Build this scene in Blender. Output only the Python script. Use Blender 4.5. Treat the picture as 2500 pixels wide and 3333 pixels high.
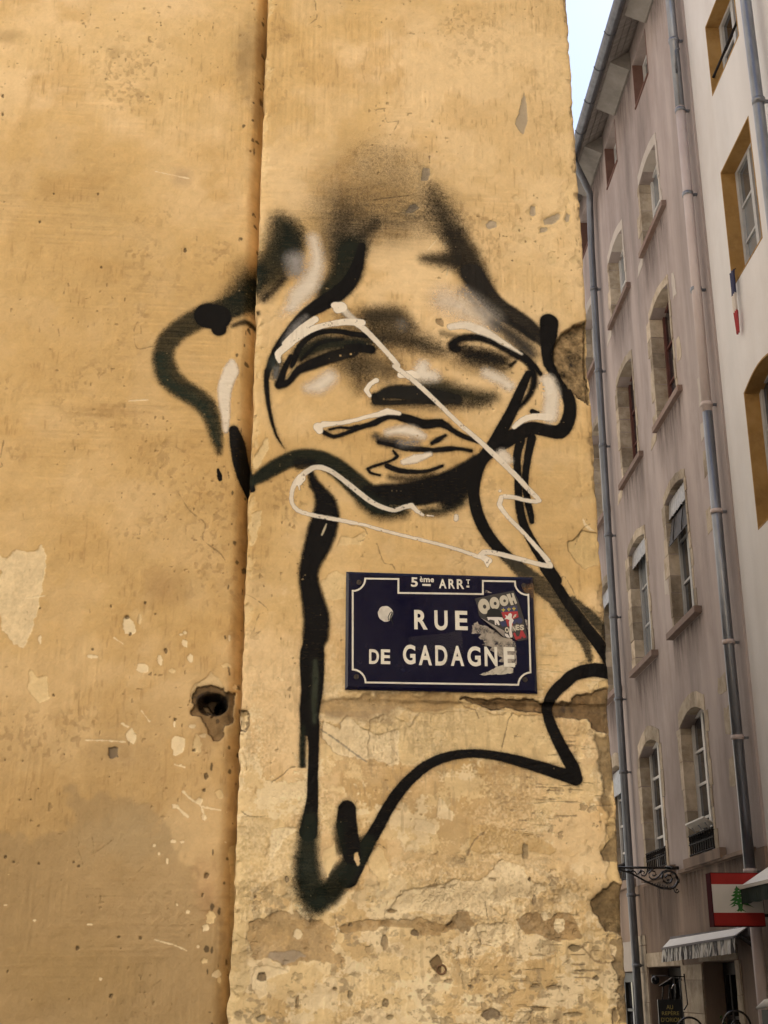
import bpy, bmesh, math, random
import numpy as np
from mathutils import Vector, Matrix
from mathutils.geometry import tessellate_polygon

R = math.radians
rng = random.Random(7)
scene = bpy.context.scene
for o in list(bpy.data.objects):
    bpy.data.objects.remove(o)
COL = scene.collection

# ------------------------------------------------------------------ camera
FPX, TILT = 4200.0, R(20.1)
cam_d = bpy.data.cameras.new('camera')
cam_d.sensor_fit = 'VERTICAL'
cam_d.sensor_height = 24.0
cam_d.lens = 24.0 * FPX / 3333.0
cam_d.clip_start = 0.05
cam_d.clip_end = 2000
cam = bpy.data.objects.new('camera', cam_d)
COL.objects.link(cam)
cam.location = (0, 0, 1.6)
cam.rotation_euler = (R(90) + TILT, 0, 0)
scene.camera = cam

# ------------------------------------------------------------------ sky, sun, exposure
SUN_AZ, SUN_EL = R(24), R(50)          # azimuth clockwise from +Y
world = bpy.data.worlds.new('World')
scene.world = world
world.use_nodes = True
wn = world.node_tree.nodes
wl = world.node_tree.links
wn.clear()
sky = wn.new('ShaderNodeTexSky')
sky.sky_type = 'NISHITA'
sky.sun_disc = False
sky.sun_elevation = SUN_EL
sky.sun_rotation = SUN_AZ
sky.air_density = 1.0
sky.dust_density = 0.3
sky.ozone_density = 1.0
hsv = wn.new('ShaderNodeHueSaturation')
hsv.inputs['Saturation'].default_value = 0.85
bg = wn.new('ShaderNodeBackground')
bg.inputs['Strength'].default_value = 0.05
wo = wn.new('ShaderNodeOutputWorld')
wl.new(sky.outputs[0], hsv.inputs['Color'])
wl.new(hsv.outputs[0], bg.inputs['Color'])
wl.new(bg.outputs[0], wo.inputs['Surface'])

sun_d = bpy.data.lights.new('sun', 'SUN')
sun_d.energy = 5.0
sun_d.angle = R(0.5)
sun_d.color = (1.0, 0.94, 0.85)
sun = bpy.data.objects.new('sun', sun_d)
COL.objects.link(sun)
sdir = Vector((math.sin(SUN_AZ) * math.cos(SUN_EL), math.cos(SUN_AZ) * math.cos(SUN_EL), math.sin(SUN_EL)))
sun.rotation_euler = sdir.to_track_quat('Z', 'Y').to_euler()
sun.location = (20, 5, 40)

vs = scene.view_settings
vs.view_transform = 'Standard'
vs.look = 'None'
vs.gamma = 1.0
vs.use_curve_mapping = False
vs.exposure = 2.1
scene.cycles.max_bounces = 8
scene.cycles.diffuse_bounces = 5
scene.cycles.transparent_max_bounces = 12

# ------------------------------------------------------------------ frames of the place
def V3(*a): return np.array(a, float)
C0 = V3(0, 0, 1.6)
def ray(px, py):
    x = (px - 1250.0) / FPX
    u = (1666.5 - py) / FPX
    return V3(x, math.cos(TILT) - u * math.sin(TILT), math.sin(TILT) + u * math.cos(TILT))
YAW = R(5.8)
W = V3(math.cos(YAW), math.sin(YAW), 0)            # along the ochre wall
WN = V3(math.sin(YAW), -math.cos(YAW), 0)          # out of it, towards the little square
P0 = V3(0.1531619, 3.34124411, 0)
F = V3(-.042, 1, 0); F /= np.linalg.norm(F)        # along the street
FN = V3(-F[1], F[0], 0)                            # out of the pink facade, towards the street
FP = V3(4.7, 0, 0)
def wallP(s, z, off=0.0): return P0 + W * s + WN * off + V3(0, 0, z)
def facP(s, z, off=0.0): return FP + F * s + FN * off + V3(0, 0, z)
def on_wall(px, py, off=0.0):
    """where the sight line of a survey point meets the ochre wall: (s, z)"""
    d = ray(px, py)
    p = P0 + WN * off
    t = np.dot(p - C0, WN) / np.dot(d, WN)
    q = C0 + d * t
    return float(np.dot(q - P0, W)), float(q[2])
GROUND = -0.38

# ------------------------------------------------------------------ object helpers
LOC = {}
def thing(name, label, cat, loc, group=None):
    o = bpy.data.objects.new(name, None)
    COL.objects.link(o)
    o.empty_display_size = 0.2
    o.location = loc
    o['label'] = label; o['category'] = cat
    if group: o['group'] = group
    LOC[o.name] = np.array(loc, float)
    return o
def tag(o, label, cat, group=None):
    o['label'] = label; o['category'] = cat
    if group: o['group'] = group
    return o
def link(name, me, mat, parent, org):
    me.name = name
    o = bpy.data.objects.new(name, me)
    COL.objects.link(o)
    if mat is not None:
        me.materials.clear(); me.materials.append(mat)
    if parent is not None:
        o.parent = parent
    else:
        o.location = org
    LOC[o.name] = np.array(org, float)
    return o
def mk(name, verts, faces, mat, parent=None, smooth=False, org=None, normals=True):
    """a mesh object from world-space vertices"""
    v = np.array([tuple(p) for p in verts], float)
    if parent is not None: org = LOC[parent.name]
    elif org is None: org = (v.min(0) + v.max(0)) / 2 * V3(1, 1, 0) + V3(0, 0, v[:, 2].min())
    me = bpy.data.meshes.new(name)
    me.from_pydata([tuple(p) for p in (v - org)], [], faces)
    if normals:
        bm = bmesh.new(); bm.from_mesh(me)
        bmesh.ops.recalc_face_normals(bm, faces=bm.faces)
        bm.to_mesh(me); bm.free()
    if smooth:
        me.polygons.foreach_set('use_smooth', [True] * len(me.polygons))
    return link(name, me, mat, parent, org)
class MB:
    """collects shapes of one mesh"""
    def __init__(s): s.v = []; s.f = []
    def add(s, v, f):
        n = len(s.v); s.v += [tuple(p) for p in v]; s.f += [[i + n for i in g] for g in f]; return s
    def box(s, fn, a0, a1, b0, b1, c0, c1, jit=0.0):
        c = [(a, b, d) for a in (a0, a1) for b in (b0, b1) for d in (c0, c1)]
        if jit: c = [(a + rng.uniform(-jit, jit), b + rng.uniform(-jit, jit), d) for a, b, d in c]
        v = [fn(*p) for p in c]
        return s.add(v, [(0, 1, 3, 2), (4, 6, 7, 5), (0, 4, 5, 1), (2, 3, 7, 6), (0, 2, 6, 4), (1, 5, 7, 3)])
    def tube(s, pts, r, n=8, caps=True, closed=False):
        P = [np.array(p, float) for p in pts]
        rs = r if isinstance(r, (list, tuple)) else [r] * len(P)
        m = len(P); rings = []; up = V3(0.013, 0.02, 1.0)
        for i in range(m):
            a = P[(i - 1) % m] if (i > 0 or closed) else P[i]
            b = P[(i + 1) % m] if (i < m - 1 or closed) else P[i]
            t = b - a; t /= (np.linalg.norm(t) + 1e-12)
            u = np.cross(t, up)
            if np.linalg.norm(u) < 1e-2: u = np.cross(t, V3(1, 0.03, 0))
            u /= np.linalg.norm(u); w = np.cross(u, t)
            rings.append([P[i] + (u * math.cos(2 * math.pi * k / n) + w * math.sin(2 * math.pi * k / n)) * rs[i] for k in range(n)])
        v = [q for g in rings for q in g]; f = []
        for i in range(m if closed else m - 1):
            j = (i + 1) % m
            for k in range(n):
                k2 = (k + 1) % n
                f.append((i * n + k, i * n + k2, j * n + k2, j * n + k))
        if caps and not closed:
            f.append(tuple(range(n))); f.append(tuple((m - 1) * n + k for k in range(n)))
        return s.add(v, f)
    def extr(s, loops, fn, c0, c1):
        """polygon with holes (2D loops) between the offsets c0 and c1 of a frame"""
        tri = tessellate_polygon([[Vector((p[0], p[1], 0)) for p in l] for l in loops])
        flat = [p for l in loops for p in l]; n = len(flat)
        v = [fn(a, b, c1) for a, b in flat] + [fn(a, b, c0) for a, b in flat]
        f = [tuple(t) for t in tri] + [tuple(i + n for i in reversed(t)) for t in tri]
        k = 0
        for l in loops:
            m = len(l)
            for i in range(m):
                j = (i + 1) % m
                f.append((k + i, k + j, k + j + n, k + i + n))
            k += m
        return s.add(v, f)
    def sheet(s, loops, fn, c):
        tri = tessellate_polygon([[Vector((p[0], p[1], 0)) for p in l] for l in loops])
        flat = [p for l in loops for p in l]
        return s.add([fn(a, b, c) for a, b in flat], [tuple(t) for t in tri])
    def ball(s, c, r, nu=10, nv=6):
        v = []; f = []
        for i in range(nv + 1):
            th = math.pi * i / nv
            for k in range(nu):
                ph = 2 * math.pi * k / nu
                v.append(np.array(c) + r * V3(math.sin(th) * math.cos(ph), math.sin(th) * math.sin(ph), math.cos(th)))
        for i in range(nv):
            for k in range(nu):
                k2 = (k + 1) % nu
                f.append((i * nu + k, i * nu + k2, (i + 1) * nu + k2, (i + 1) * nu + k))
        return s.add(v, f)
    def build(s, name, mat, parent=None, smooth=False, org=None):
        return mk(name, s.v, s.f, mat, parent, smooth, org)

# ------------------------------------------------------------------ materials
def new_mat(name):
    m = bpy.data.materials.new(name); m.use_nodes = True
    nt = m.node_tree
    return m, nt, nt.nodes['Principled BSDF'], nt.nodes['Material Output']
def flat(name, col, rough=0.6, metal=0.0, spec=0.5, coat=0.0):
    m, nt, b, _ = new_mat(name)
    b.inputs['Base Color'].default_value = (*col, 1)
    b.inputs['Roughness'].default_value = rough
    b.inputs['Metallic'].default_value = metal
    b.inputs['Specular IOR Level'].default_value = spec
    b.inputs['Coat Weight'].default_value = coat
    return m
def node(nt, t, **kw):
    n = nt.nodes.new(t)
    for k, v in kw.items():
        if hasattr(n, k) and not k.startswith('i_'): setattr(n, k, v)
    return n
def mottled(name, c1, c2, scale=3.0, stretch=(1, 1, 1), rough=0.8, bump=0.003, fine=40.0, rand=0.0, c3=None, streak=0.0, metal=0.0, spec=0.15, lo=0.35, hi=0.65):
    """two or three colours mixed by noise in world space, fine relief, optional vertical streaks and per-object variation"""
    m, nt, b, _ = new_mat(name)
    L = nt.links.new
    geo = node(nt, 'ShaderNodeNewGeometry')
    mp = node(nt, 'ShaderNodeMapping'); mp.inputs['Scale'].default_value = stretch
    L(geo.outputs['Position'], mp.inputs['Vector'])
    n1 = node(nt, 'ShaderNodeTexNoise'); n1.inputs['Scale'].default_value = scale; n1.inputs['Detail'].default_value = 7; n1.inputs['Roughness'].default_value = 0.62
    L(mp.outputs[0], n1.inputs['Vector'])
    mr = node(nt, 'ShaderNodeMapRange'); mr.inputs['From Min'].default_value = lo; mr.inputs['From Max'].default_value = hi
    L(n1.outputs['Fac'], mr.inputs['Value'])
    mx = node(nt, 'ShaderNodeMix', data_type='RGBA')
    mx.inputs['A'].default_value = (*c1, 1); mx.inputs['B'].default_value = (*c2, 1)
    L(mr.outputs[0], mx.inputs['Factor'])
    out = mx.outputs['Result']
    if c3 is not None:
        n2 = node(nt, 'ShaderNodeTexNoise'); n2.inputs['Scale'].default_value = scale * 0.37; n2.inputs['Detail'].default_value = 8; n2.inputs['Roughness'].default_value = 0.7
        L(mp.outputs[0], n2.inputs['Vector'])
        m2 = node(nt, 'ShaderNodeMapRange'); m2.inputs['From Min'].default_value = 0.48; m2.inputs['From Max'].default_value = 0.72
        L(n2.outputs['Fac'], m2.inputs['Value'])
        x2 = node(nt, 'ShaderNodeMix', data_type='RGBA'); x2.inputs['B'].default_value = (*c3, 1)
        L(out, x2.inputs['A']); L(m2.outputs[0], x2.inputs['Factor']); out = x2.outputs['Result']
    if streak:
        mp2 = node(nt, 'ShaderNodeMapping'); mp2.inputs['Scale'].default_value = (1.9, 1.9, 0.16)
        L(geo.outputs['Position'], mp2.inputs['Vector'])
        n3 = node(nt, 'ShaderNodeTexNoise'); n3.inputs['Scale'].default_value = 1.0; n3.inputs['Detail'].default_value = 6; n3.inputs['Roughness'].default_value = 0.6
        L(mp2.outputs[0], n3.inputs['Vector'])
        m3 = node(nt, 'ShaderNodeMapRange'); m3.inputs['From Min'].default_value = 0.42; m3.inputs['From Max'].default_value = 0.7
        m3.inputs['To Min'].default_value = 1.0; m3.inputs['To Max'].default_value = 1.0 - streak
        L(n3.outputs['Fac'], m3.inputs['Value'])
        x3 = node(nt, 'ShaderNodeVectorMath', operation='SCALE')
        L(out, x3.inputs[0]); L(m3.outputs[0], x3.inputs['Scale']); out = x3.outputs[0]
    if rand:
        oi = node(nt, 'ShaderNodeObjectInfo')
        m4 = node(nt, 'ShaderNodeMapRange'); m4.inputs['To Min'].default_value = 1 - rand; m4.inputs['To Max'].default_value = 1 + rand
        L(oi.outputs['Random'], m4.inputs['Value'])
        x4 = node(nt, 'ShaderNodeVectorMath', operation='SCALE')
        L(out, x4.inputs[0]); L(m4.outputs[0], x4.inputs['Scale']); out = x4.outputs[0]
    L(out, b.inputs['Base Color'])
    b.inputs['Roughness'].default_value = rough
    b.inputs['Metallic'].default_value = metal
    b.inputs['Specular IOR Level'].default_value = spec
    if bump:
        n5 = node(nt, 'ShaderNodeTexNoise'); n5.inputs['Scale'].default_value = fine; n5.inputs['Detail'].default_value = 5
        L(geo.outputs['Position'], n5.inputs['Vector'])
        bp = node(nt, 'ShaderNodeBump'); bp.inputs['Distance'].default_value = bump; bp.inputs['Strength'].default_value = 1.0
        L(n5.outputs['Fac'], bp.inputs['Height']); L(bp.outputs[0], b.inputs['Normal'])
    return m
def glass(name, col, rough=0.04):
    m, nt, b, _ = new_mat(name)
    L = nt.links.new
    geo = node(nt, 'ShaderNodeNewGeometry')
    n1 = node(nt, 'ShaderNodeTexNoise'); n1.inputs['Scale'].default_value = 1.3; n1.inputs['Detail'].default_value = 2
    L(geo.outputs['Position'], n1.inputs['Vector'])
    bp = node(nt, 'ShaderNodeBump'); bp.inputs['Distance'].default_value = 0.012; bp.inputs['Strength'].default_value = 0.6
    L(n1.outputs['Fac'], bp.inputs['Height']); L(bp.outputs[0], b.inputs['Normal'])
    oi = node(nt, 'ShaderNodeObjectInfo')
    mr = node(nt, 'ShaderNodeMapRange'); mr.inputs['To Min'].default_value = 0.5; mr.inputs['To Max'].default_value = 1.7
    L(oi.outputs['Random'], mr.inputs['Value'])
    sc = node(nt, 'ShaderNodeVectorMath', operation='SCALE'); sc.inputs[0].default_value = col
    L(mr.outputs[0], sc.inputs['Scale']); L(sc.outputs[0], b.inputs['Base Color'])
    b.inputs['Roughness'].default_value = rough
    b.inputs['Specular IOR Level'].default_value = 0.9
    return m

M = {}
M['pink'] = mottled('pink_render', (.40, .338, .318), (.465, .40, .38), 1.1, (1, 1, .5), .85, .003, 35, c3=(.285, .235, .215), streak=.34, lo=.40, hi=.60)
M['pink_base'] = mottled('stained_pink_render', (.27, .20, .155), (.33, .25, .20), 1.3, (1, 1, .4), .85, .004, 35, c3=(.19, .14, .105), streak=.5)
M['cream'] = mottled('cream_render', (.69, .68, .675), (.74, .73, .73), .9, (1, 1, .5), .85, .002, 40, c3=(.62, .59, .57), streak=.08)
M['ochre'] = mottled('ochre_reveal', (.33, .195, .065), (.40, .25, .095), 5, rough=.75, bump=.002, c3=(.22, .125, .045))
M['stone'] = mottled('pale_stone', (.36, .30, .225), (.49, .42, .33), 7, rough=.85, bump=.006, fine=50, rand=.32, c3=(.20, .15, .10))
M['lime'] = mottled('lime_patch', (.45, .405, .36), (.51, .465, .42), 6, rough=.85, bump=.003, rand=.1)
M['sill'] = mottled('terracotta_sill', (.20, .145, .12), (.26, .195, .165), 6, rough=.75, bump=.002, rand=.12, c3=(.2, .12, .09))
M['frame_white'] = mottled('white_painted_wood', (.60, .60, .60), (.68, .68, .67), 8, rough=.45, bump=.001)
M['frame_grey'] = mottled('grey_painted_wood', (.40, .41, .42), (.47, .48, .49), 8, rough=.5, bump=.001)
M['frame_red'] = mottled('dark_red_wood', (.10, .045, .04), (.14, .06, .05), 8, rough=.45, bump=.001)
M['glass'] = glass('window_glass', (.028, .03, .036))
M['glass_pale'] = glass('curtained_glass', (.15, .165, .18), .06)
M['zinc'] = mottled('zinc', (.20, .215, .245), (.28, .30, .335), 9, (1, 1, .3), .34, .0006, 30, metal=.75, spec=.5)
M['zinc_dark'] = mottled('weathered_zinc', (.13, .14, .16), (.19, .205, .23), 9, (1, 1, .3), .38, .0006, 30, metal=.65, spec=.5)
M['pipe_pink'] = mottled('pink_painted_pipe', (.50, .42, .40), (.57, .50, .48), 9, (1, 1, .3), .5, .0008, 30)
M['iron'] = flat('black_iron', (.012, .011, .011), .26, 0.0, .6)
M['iron_dull'] = flat('dull_black_iron', (.012, .009, .009), .75, 0, .2)
M['soffit'] = mottled('grey_eave_boards', (.23, .21, .195), (.31, .29, .27), 5, (1, 4, 1), .8, .002, c3=(.17, .15, .14))
M['cove'] = mottled('limewashed_cove', (.24, .225, .205), (.30, .285, .265), 4, rough=.85, bump=.002, c3=(.18, .17, .155))
M['tile'] = mottled('roof_tile', (.30, .15, .10), (.38, .2, .13), 5, rough=.85)
M['plain_ochre'] = mottled('plain_ochre_render', (.55, .34, .125), (.62, .40, .165), 1.6, rough=.88, bump=.003)
M['ground'] = mottled('street_paving', (.17, .16, .145), (.23, .215, .195), 3, rough=.8, bump=.006, fine=20)
M['pale'] = mottled('pale_grey_render', (.42, .38, .335), (.47, .43, .385), 1.2, rough=.88)
M['opposite'] = mottled('pale_house_render', (.70, .63, .53), (.76, .70, .60), 1.2, rough=.88, streak=.1)
M['dark'] = flat('dark_interior', (.012, .011, .01), .8)
M['door'] = mottled('dark_painted_door', (.018, .017, .016), (.03, .028, .025), 6, rough=.4, bump=.001)
M['white_cloth'] = mottled('white_awning_cloth', (.84, .84, .83), (.88, .88, .87), 5, rough=.8, bump=.002)
M['grey_cloth'] = mottled('grey_awning_cloth', (.16, .155, .165), (.21, .2, .215), 5, rough=.8, bump=.002)
M['green_cloth'] = mottled('dark_green_awning_cloth', (.022, .035, .030), (.035, .05, .043), 5, rough=.7, bump=.002)
M['red_paint'] = mottled('red_board', (.33, .022, .018), (.38, .03, .024), 5, rough=.45, bump=.0)
M['red_dark'] = flat('dark_red_board_edge', (.07, .008, .012), .9, 0, .05)
M['white_paint'] = mottled('offwhite_board', (.70, .67, .61), (.75, .72, .66), 5, rough=.45, bump=.0)
M['green_paint'] = flat('green_print', (.03, .17, .025), .5)
M['gold'] = flat('gold_lettering', (.50, .40, .12), .5)
M['black_panel'] = flat('black_menu_panel', (.012, .012, .011), .35)
M['glint_metal'] = flat('bright_glint_metal', (.75, .75, .74), .18, .9)  # bright metal standing in for glints on black iron

# ------------------------------------------------------------------ the ochre wall as a survey raster (albedo + relief)
RES = 0.0015
S0, S1, Z0, Z1 = -1.62, 0.57, 1.32, 4.86
NW, NH = int(round((S1 - S0) / RES)), int(round((Z1 - Z0) / RES))
OFF_L = -0.06                       # the wall left of the pilaster lies 6 cm deeper
EDGE = -0.5225                      # the pilaster's left edge
nrg = np.random.default_rng(11)
def vnoise(sx, sz, seed):
    g = np.random.default_rng(seed)
    gw, gh = int((S1 - S0) / sx) + 3, int((Z1 - Z0) / sz) + 3
    G = g.random((gh, gw), dtype=np.float32)
    x = np.arange(NW, dtype=np.float32) * RES / sx; y = np.arange(NH, dtype=np.float32) * RES / sz
    ix = x.astype(int); iy = y.astype(int); fx = x - ix; fy = y - iy
    fx = fx * fx * (3 - 2 * fx); fy = fy * fy * (3 - 2 * fy)
    A = G[iy] * (1 - fy)[:, None] + G[iy + 1] * fy[:, None]
    return A[:, ix] * (1 - fx)[None] + A[:, ix + 1] * fx[None]
def fbm(sx, sz, seed, octv=4, gain=0.55):
    a = 1.0; tot = 0; out = 0
    for k in range(octv):
        f = 0.5 ** k
        if min(sx, sz) * f < RES * 0.8 and k: break
        out = out + a * vnoise(sx * f, sz * f, seed * 31 + k); tot += a; a *= gain
    return (out / tot).astype(np.float32)
def sm(a, b, x):
    t = np.clip((x - a) / (b - a), 0, 1); return t * t * (3 - 2 * t)
SX = (S0 + (np.arange(NW) + .5) * RES).astype(np.float32)[None, :]
ZY = (Z0 + (np.arange(NH) + .5) * RES).astype(np.float32)[:, None]

ZOOM = {'O': (0, 0, 2500 / 1659), 'A1': (450, 400, 800 / 1659), 'A2': (1150, 400, 800 / 1659), 'A3': (450, 1150, 800 / 1659), 'A4': (1150, 1150, 800 / 1659),
        'B2': (500, 2100, 800 / 1659), 'B3': (1200, 2100, 850 / 1659), 'B4': (700, 2700, 1350 / 1659), 'D1': (0, 0, 1000 / 1659), 'D2': (0, 1000, 800 / 1659),
        'D3': (0, 1700, 800 / 1659), 'D4': (0, 2450, 800 / 1659), 'E5': (1700, 950, 300 / 1327), 'E6': (1750, 1500, 300 / 830), 'H': (560, 2180, 300 / 1659),
        'S': (1050, 1820, 750 / 1659), 'T': (1500, 1900, 250 / 1580)}
def conv(z, x, y, off=None):
    """survey sheet coordinates -> (s, z, metres per sheet unit) on the wall"""
    ox, oy, k = ZOOM[z]
    px, py = ox + x * k, oy + y * k
    edge_px = 878 - 138 * py / 3333.0
    if off is None: off = OFF_L if px < edge_px - 1 else 0.0
    s, zz = on_wall(px, py, off)
    s2, z2 = on_wall(px + 10, py, off)
    return s, zz, abs(s2 - s) / 10 * k
def catmull(pts, step):
    P = [np.array(p, float) for p in pts]
    if len(P) == 1: return P
    out = []
    for i in range(len(P) - 1):
        a = P[i - 1] if i else 2 * P[0] - P[1]
        b, c = P[i], P[i + 1]
        d = P[i + 2] if i + 2 < len(P) else 2 * P[-1] - P[-2]
        n = max(1, int(np.linalg.norm(c[:2] - b[:2]) / step))
        for k in range(n):
            t = k / n
            q = 0.5 * (2 * b + (c - a) * t + (2 * a - 5 * b + 4 * c - d) * t * t + (3 * b - a - 3 * c + d) * t ** 3)
            q[2:] = b[2:] + (c[2:] - b[2:]) * t
            out.append(q)
    out.append(P[-1]); return out
def rect(s0, z0, s1, z1):
    i0, i1 = max(0, int((s0 - S0) / RES)), min(NW, int((s1 - S0) / RES) + 2)
    j0, j1 = max(0, int((z0 - Z0) / RES)), min(NH, int((z1 - Z0) / RES) + 2)
    return j0, j1, i0, i1
NZ1 = fbm(.012, .012, 3, 3) - .5
NZ2 = fbm(.004, .004, 5, 2) - .5
NZ3 = fbm(.04, .04, 9, 4) - .5
NZ4 = fbm(.04, .04, 10, 4) - .5
GRAIN = nrg.random((NH, NW), dtype=np.float32) - .5

FIB = (fbm(.06, .004, 81, 2) - .5)
def sdist(pts):
    """signed distance field of a brush path (s, z, half-width): window and field"""
    q = catmull(pts, .012)
    mw = max(p[2] for p in q) + .09
    w = rect(min(p[0] for p in q) - mw, min(p[1] for p in q) - mw, max(p[0] for p in q) + mw, max(p[1] for p in q) + mw)
    j0, j1, i0, i1 = w
    if j1 <= j0 or i1 <= i0: return None
    D = np.full((j1 - j0, i1 - i0), 1.0, np.float32)
    if len(q) == 1: q = [q[0], q[0] + np.array([1e-5, 0, 0])]
    for a, b in zip(q[:-1], q[1:]):
        m = max(a[2], b[2]) + .085
        y0, y1, x0, x1 = rect(min(a[0], b[0]) - m, min(a[1], b[1]) - m, max(a[0], b[0]) + m, max(a[1], b[1]) + m)
        if y1 <= y0 or x1 <= x0: continue
        dx, dz = b[0] - a[0], b[1] - a[1]; LL = dx * dx + dz * dz + 1e-12
        X = SX[:, x0:x1] - a[0]; Y = ZY[y0:y1] - a[1]
        t = np.clip((X * dx + Y * dz) / LL, 0, 1)
        d = np.sqrt((X - t * dx) ** 2 + (Y - t * dz) ** 2) - (a[2] + (b[2] - a[2]) * t)
        sub = D[y0 - j0:y1 - j0, x0 - i0:x1 - i0]
        np.minimum(sub, d, out=sub)
    return w, D
def inpoly(poly, X, Y):
    r = np.zeros(X.shape, bool); n = len(poly)
    for i in range(n):
        x0, y0 = poly[i]; x1, y1 = poly[(i + 1) % n]
        if y0 == y1: continue
        c = ((y0 > Y) != (y1 > Y)) & (X < (x1 - x0) * (Y - y0) / (y1 - y0) + x0)
        r ^= c
    return r
def soften(m, k):
    for _ in range(k):
        p = np.pad(m, 1, mode='edge')
        m = (p[:-2, 1:-1] + p[2:, 1:-1] + p[1:-1, :-2] + p[1:-1, 2:] + 4 * p[1:-1, 1:-1]) / 8
    return m

# ---- plaster
alb = np.zeros((NH, NW, 3), np.float32)
hgt = np.zeros((NH, NW), np.float32)
def mixc(mask, col, win=None):
    a = alb if win is None else alb[win[0]:win[1], win[2]:win[3]]
    a += (np.array(col, np.float32) - a) * np.clip(mask, 0, 1)[..., None]
big = fbm(.55, .5, 21, 5); mid = fbm(.16, .14, 22, 5); fin = fbm(.03, .03, 23, 4)
brh = fbm(.16, .007, 24, 3); brv = fbm(.007, .16, 25, 3); brm = sm(.42, .58, fbm(.3, .25, 26, 3))
OCHRE, OCHRE_D, OCHRE_L = (.665, .455, .205), (.545, .345, .132), (.75, .555, .315)
CREAM, CREAM_L, BROWN, BROWN_D, GREY = (.72, .545, .29), (.80, .65, .41), (.25, .165, .075), (.12, .075, .035), (.36, .28, .17)
alb[:] = OCHRE
mixc(sm(.45, .68, big) * .8, OCHRE_L)
mixc(sm(.50, .72, mid) * .55, OCHRE_D)
mixc(sm(.52, .7, 1 - mid) * .35, OCHRE_L)
pil = sm(EDGE - .002, EDGE + .002, SX + 0 * ZY)                           # 1 on the pilaster
up = sm(2.6, 4.2, ZY + 0 * SX)
mixc((1 - pil) * sm(4.5, 3.4, ZY + .5 * (big - .5)) * .35, (.50, .32, .125))
mixc((1 - pil) * sm(2.6, 1.7, ZY + .5 * (big - .5)) * .50, (.41, .285, .145))
mixc(pil * sm(-.3, .4, SX) * up * .55, (.69, .51, .275))
mixc((1 - pil) * sm(.5, .7, fbm(.4, .2, 27, 4)) * up * .5, (.64, .45, .21))
CM0 = .3 + .7 * sm(.45, .62, fbm(.28, .22, 91, 3))
tone = 1 + (brm * (brh - .5) + (1 - brm) * (brv - .5)) * .20 * CM0 + (big - .5) * .34 + (fin - .5) * .14 + NZ1 * .10 + NZ2 * .10 + GRAIN * .03
low = sm(2.75, 2.0, ZY + .25 * (mid - .5))                                # more wear further down
mixc(low * sm(.45, .62, fbm(.2, .3, 28, 5)) * .55, (.46, .30, .125))
CMB = .25 + .75 * sm(.45, .62, fbm(.28, .22, 91, 3))
hgt += (brm * (brh - .5) + (1 - brm) * (brv - .5)) * .0011 * CMB + (fin - .5) * .0016 + NZ1 * .0006 + NZ2 * .0006 + (mid - .5) * .002 + (big - .5) * .012
# brown dirt in freckled patches
fr = sm(.60, .74, fbm(.22, .22, 29, 4)) * sm(.50, .66, fbm(.012, .014, 30, 3)) * (1 - .6 * pil * sm(.1, .3, SX))
mixc(fr * .4, (.30, .19, .085)); hgt -= fr * .0006
st = sm(.66, .8, fbm(.006, .035, 31, 2)) * sm(.5, .62, mid)
mixc(st * .35, (.33, .2, .085))
pits = sm(.83, .88, fbm(.011, .013, 33, 2)) * sm(.5, .6, fbm(.3, .3, 34, 2))
mixc(pits * .5, (.22, .14, .065)); hgt -= pits * .0016

BM = np.zeros((NH, NW), np.float32)      # where bare brown mortar shows
TEXA = fbm(.035, .03, 41, 5); TEXN = fbm(.03, .028, 42, 4)
def patch(z, pts, col, op=1.0, depth=0.0, warp=.012, rim=True, off=None, tex=.0, soft=1, rimcol=None):
    """a ragged area of the wall: lost paint, bare mortar, stains"""
    P = [conv(z, x, y, off)[:2] for x, y in pts]
    xs = [p[0] for p in P]; ys = [p[1] for p in P]; m = warp + .012
    w = rect(min(xs) - m, min(ys) - m, max(xs) + m, max(ys) + m)
    j0, j1, i0, i1 = w
    if j1 <= j0 or i1 <= i0: return
    X = SX[:, i0:i1] + NZ3[j0:j1, i0:i1] * warp * 2 + NZ1[j0:j1, i0:i1] * warp * .7
    Y = ZY[j0:j1] + NZ4[j0:j1, i0:i1] * warp * 2 + NZ1[j0:j1, i0:i1][::-1] * warp * .5
    k = inpoly(P, X, Y).astype(np.float32)
    k = sm(.40, .60, soften(k, 7 if max(max(xs) - min(xs), max(ys) - min(ys)) > .045 else 2) + NZ2[j0:j1, i0:i1] * .55 + NZ1[j0:j1, i0:i1] * .45) if soft == 1 else soften(k, soft * 4)
    c = np.array(col, np.float32)
    if tex:
        t = (TEXA[j0:j1, i0:i1] - .5) * 2 * tex + NZ1[j0:j1, i0:i1] * tex + NZ2[j0:j1, i0:i1] * tex * .6
        c = np.clip(c[None, None] * (1 + t[..., None] * 1.6), .02, .9)
    a = alb[j0:j1, i0:i1]
    if rim:
        e = np.clip(soften(k, 3) * (1 - k) * 2.2, 0, 1)
        a += (np.array(rimcol or (.26, .165, .07), np.float32) - a) * (e * .20 * op)[..., None]
    a += (c - a) * (k * op)[..., None]
    if tex >= .3: BM[j0:j1, i0:i1] = np.maximum(BM[j0:j1, i0:i1], k)
    hgt[j0:j1, i0:i1] -= soften(k, 2) * depth
    if tex: hgt[j0:j1, i0:i1] += k * (TEXN[j0:j1, i0:i1] - .5) * depth * .55
    return w, k
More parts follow.
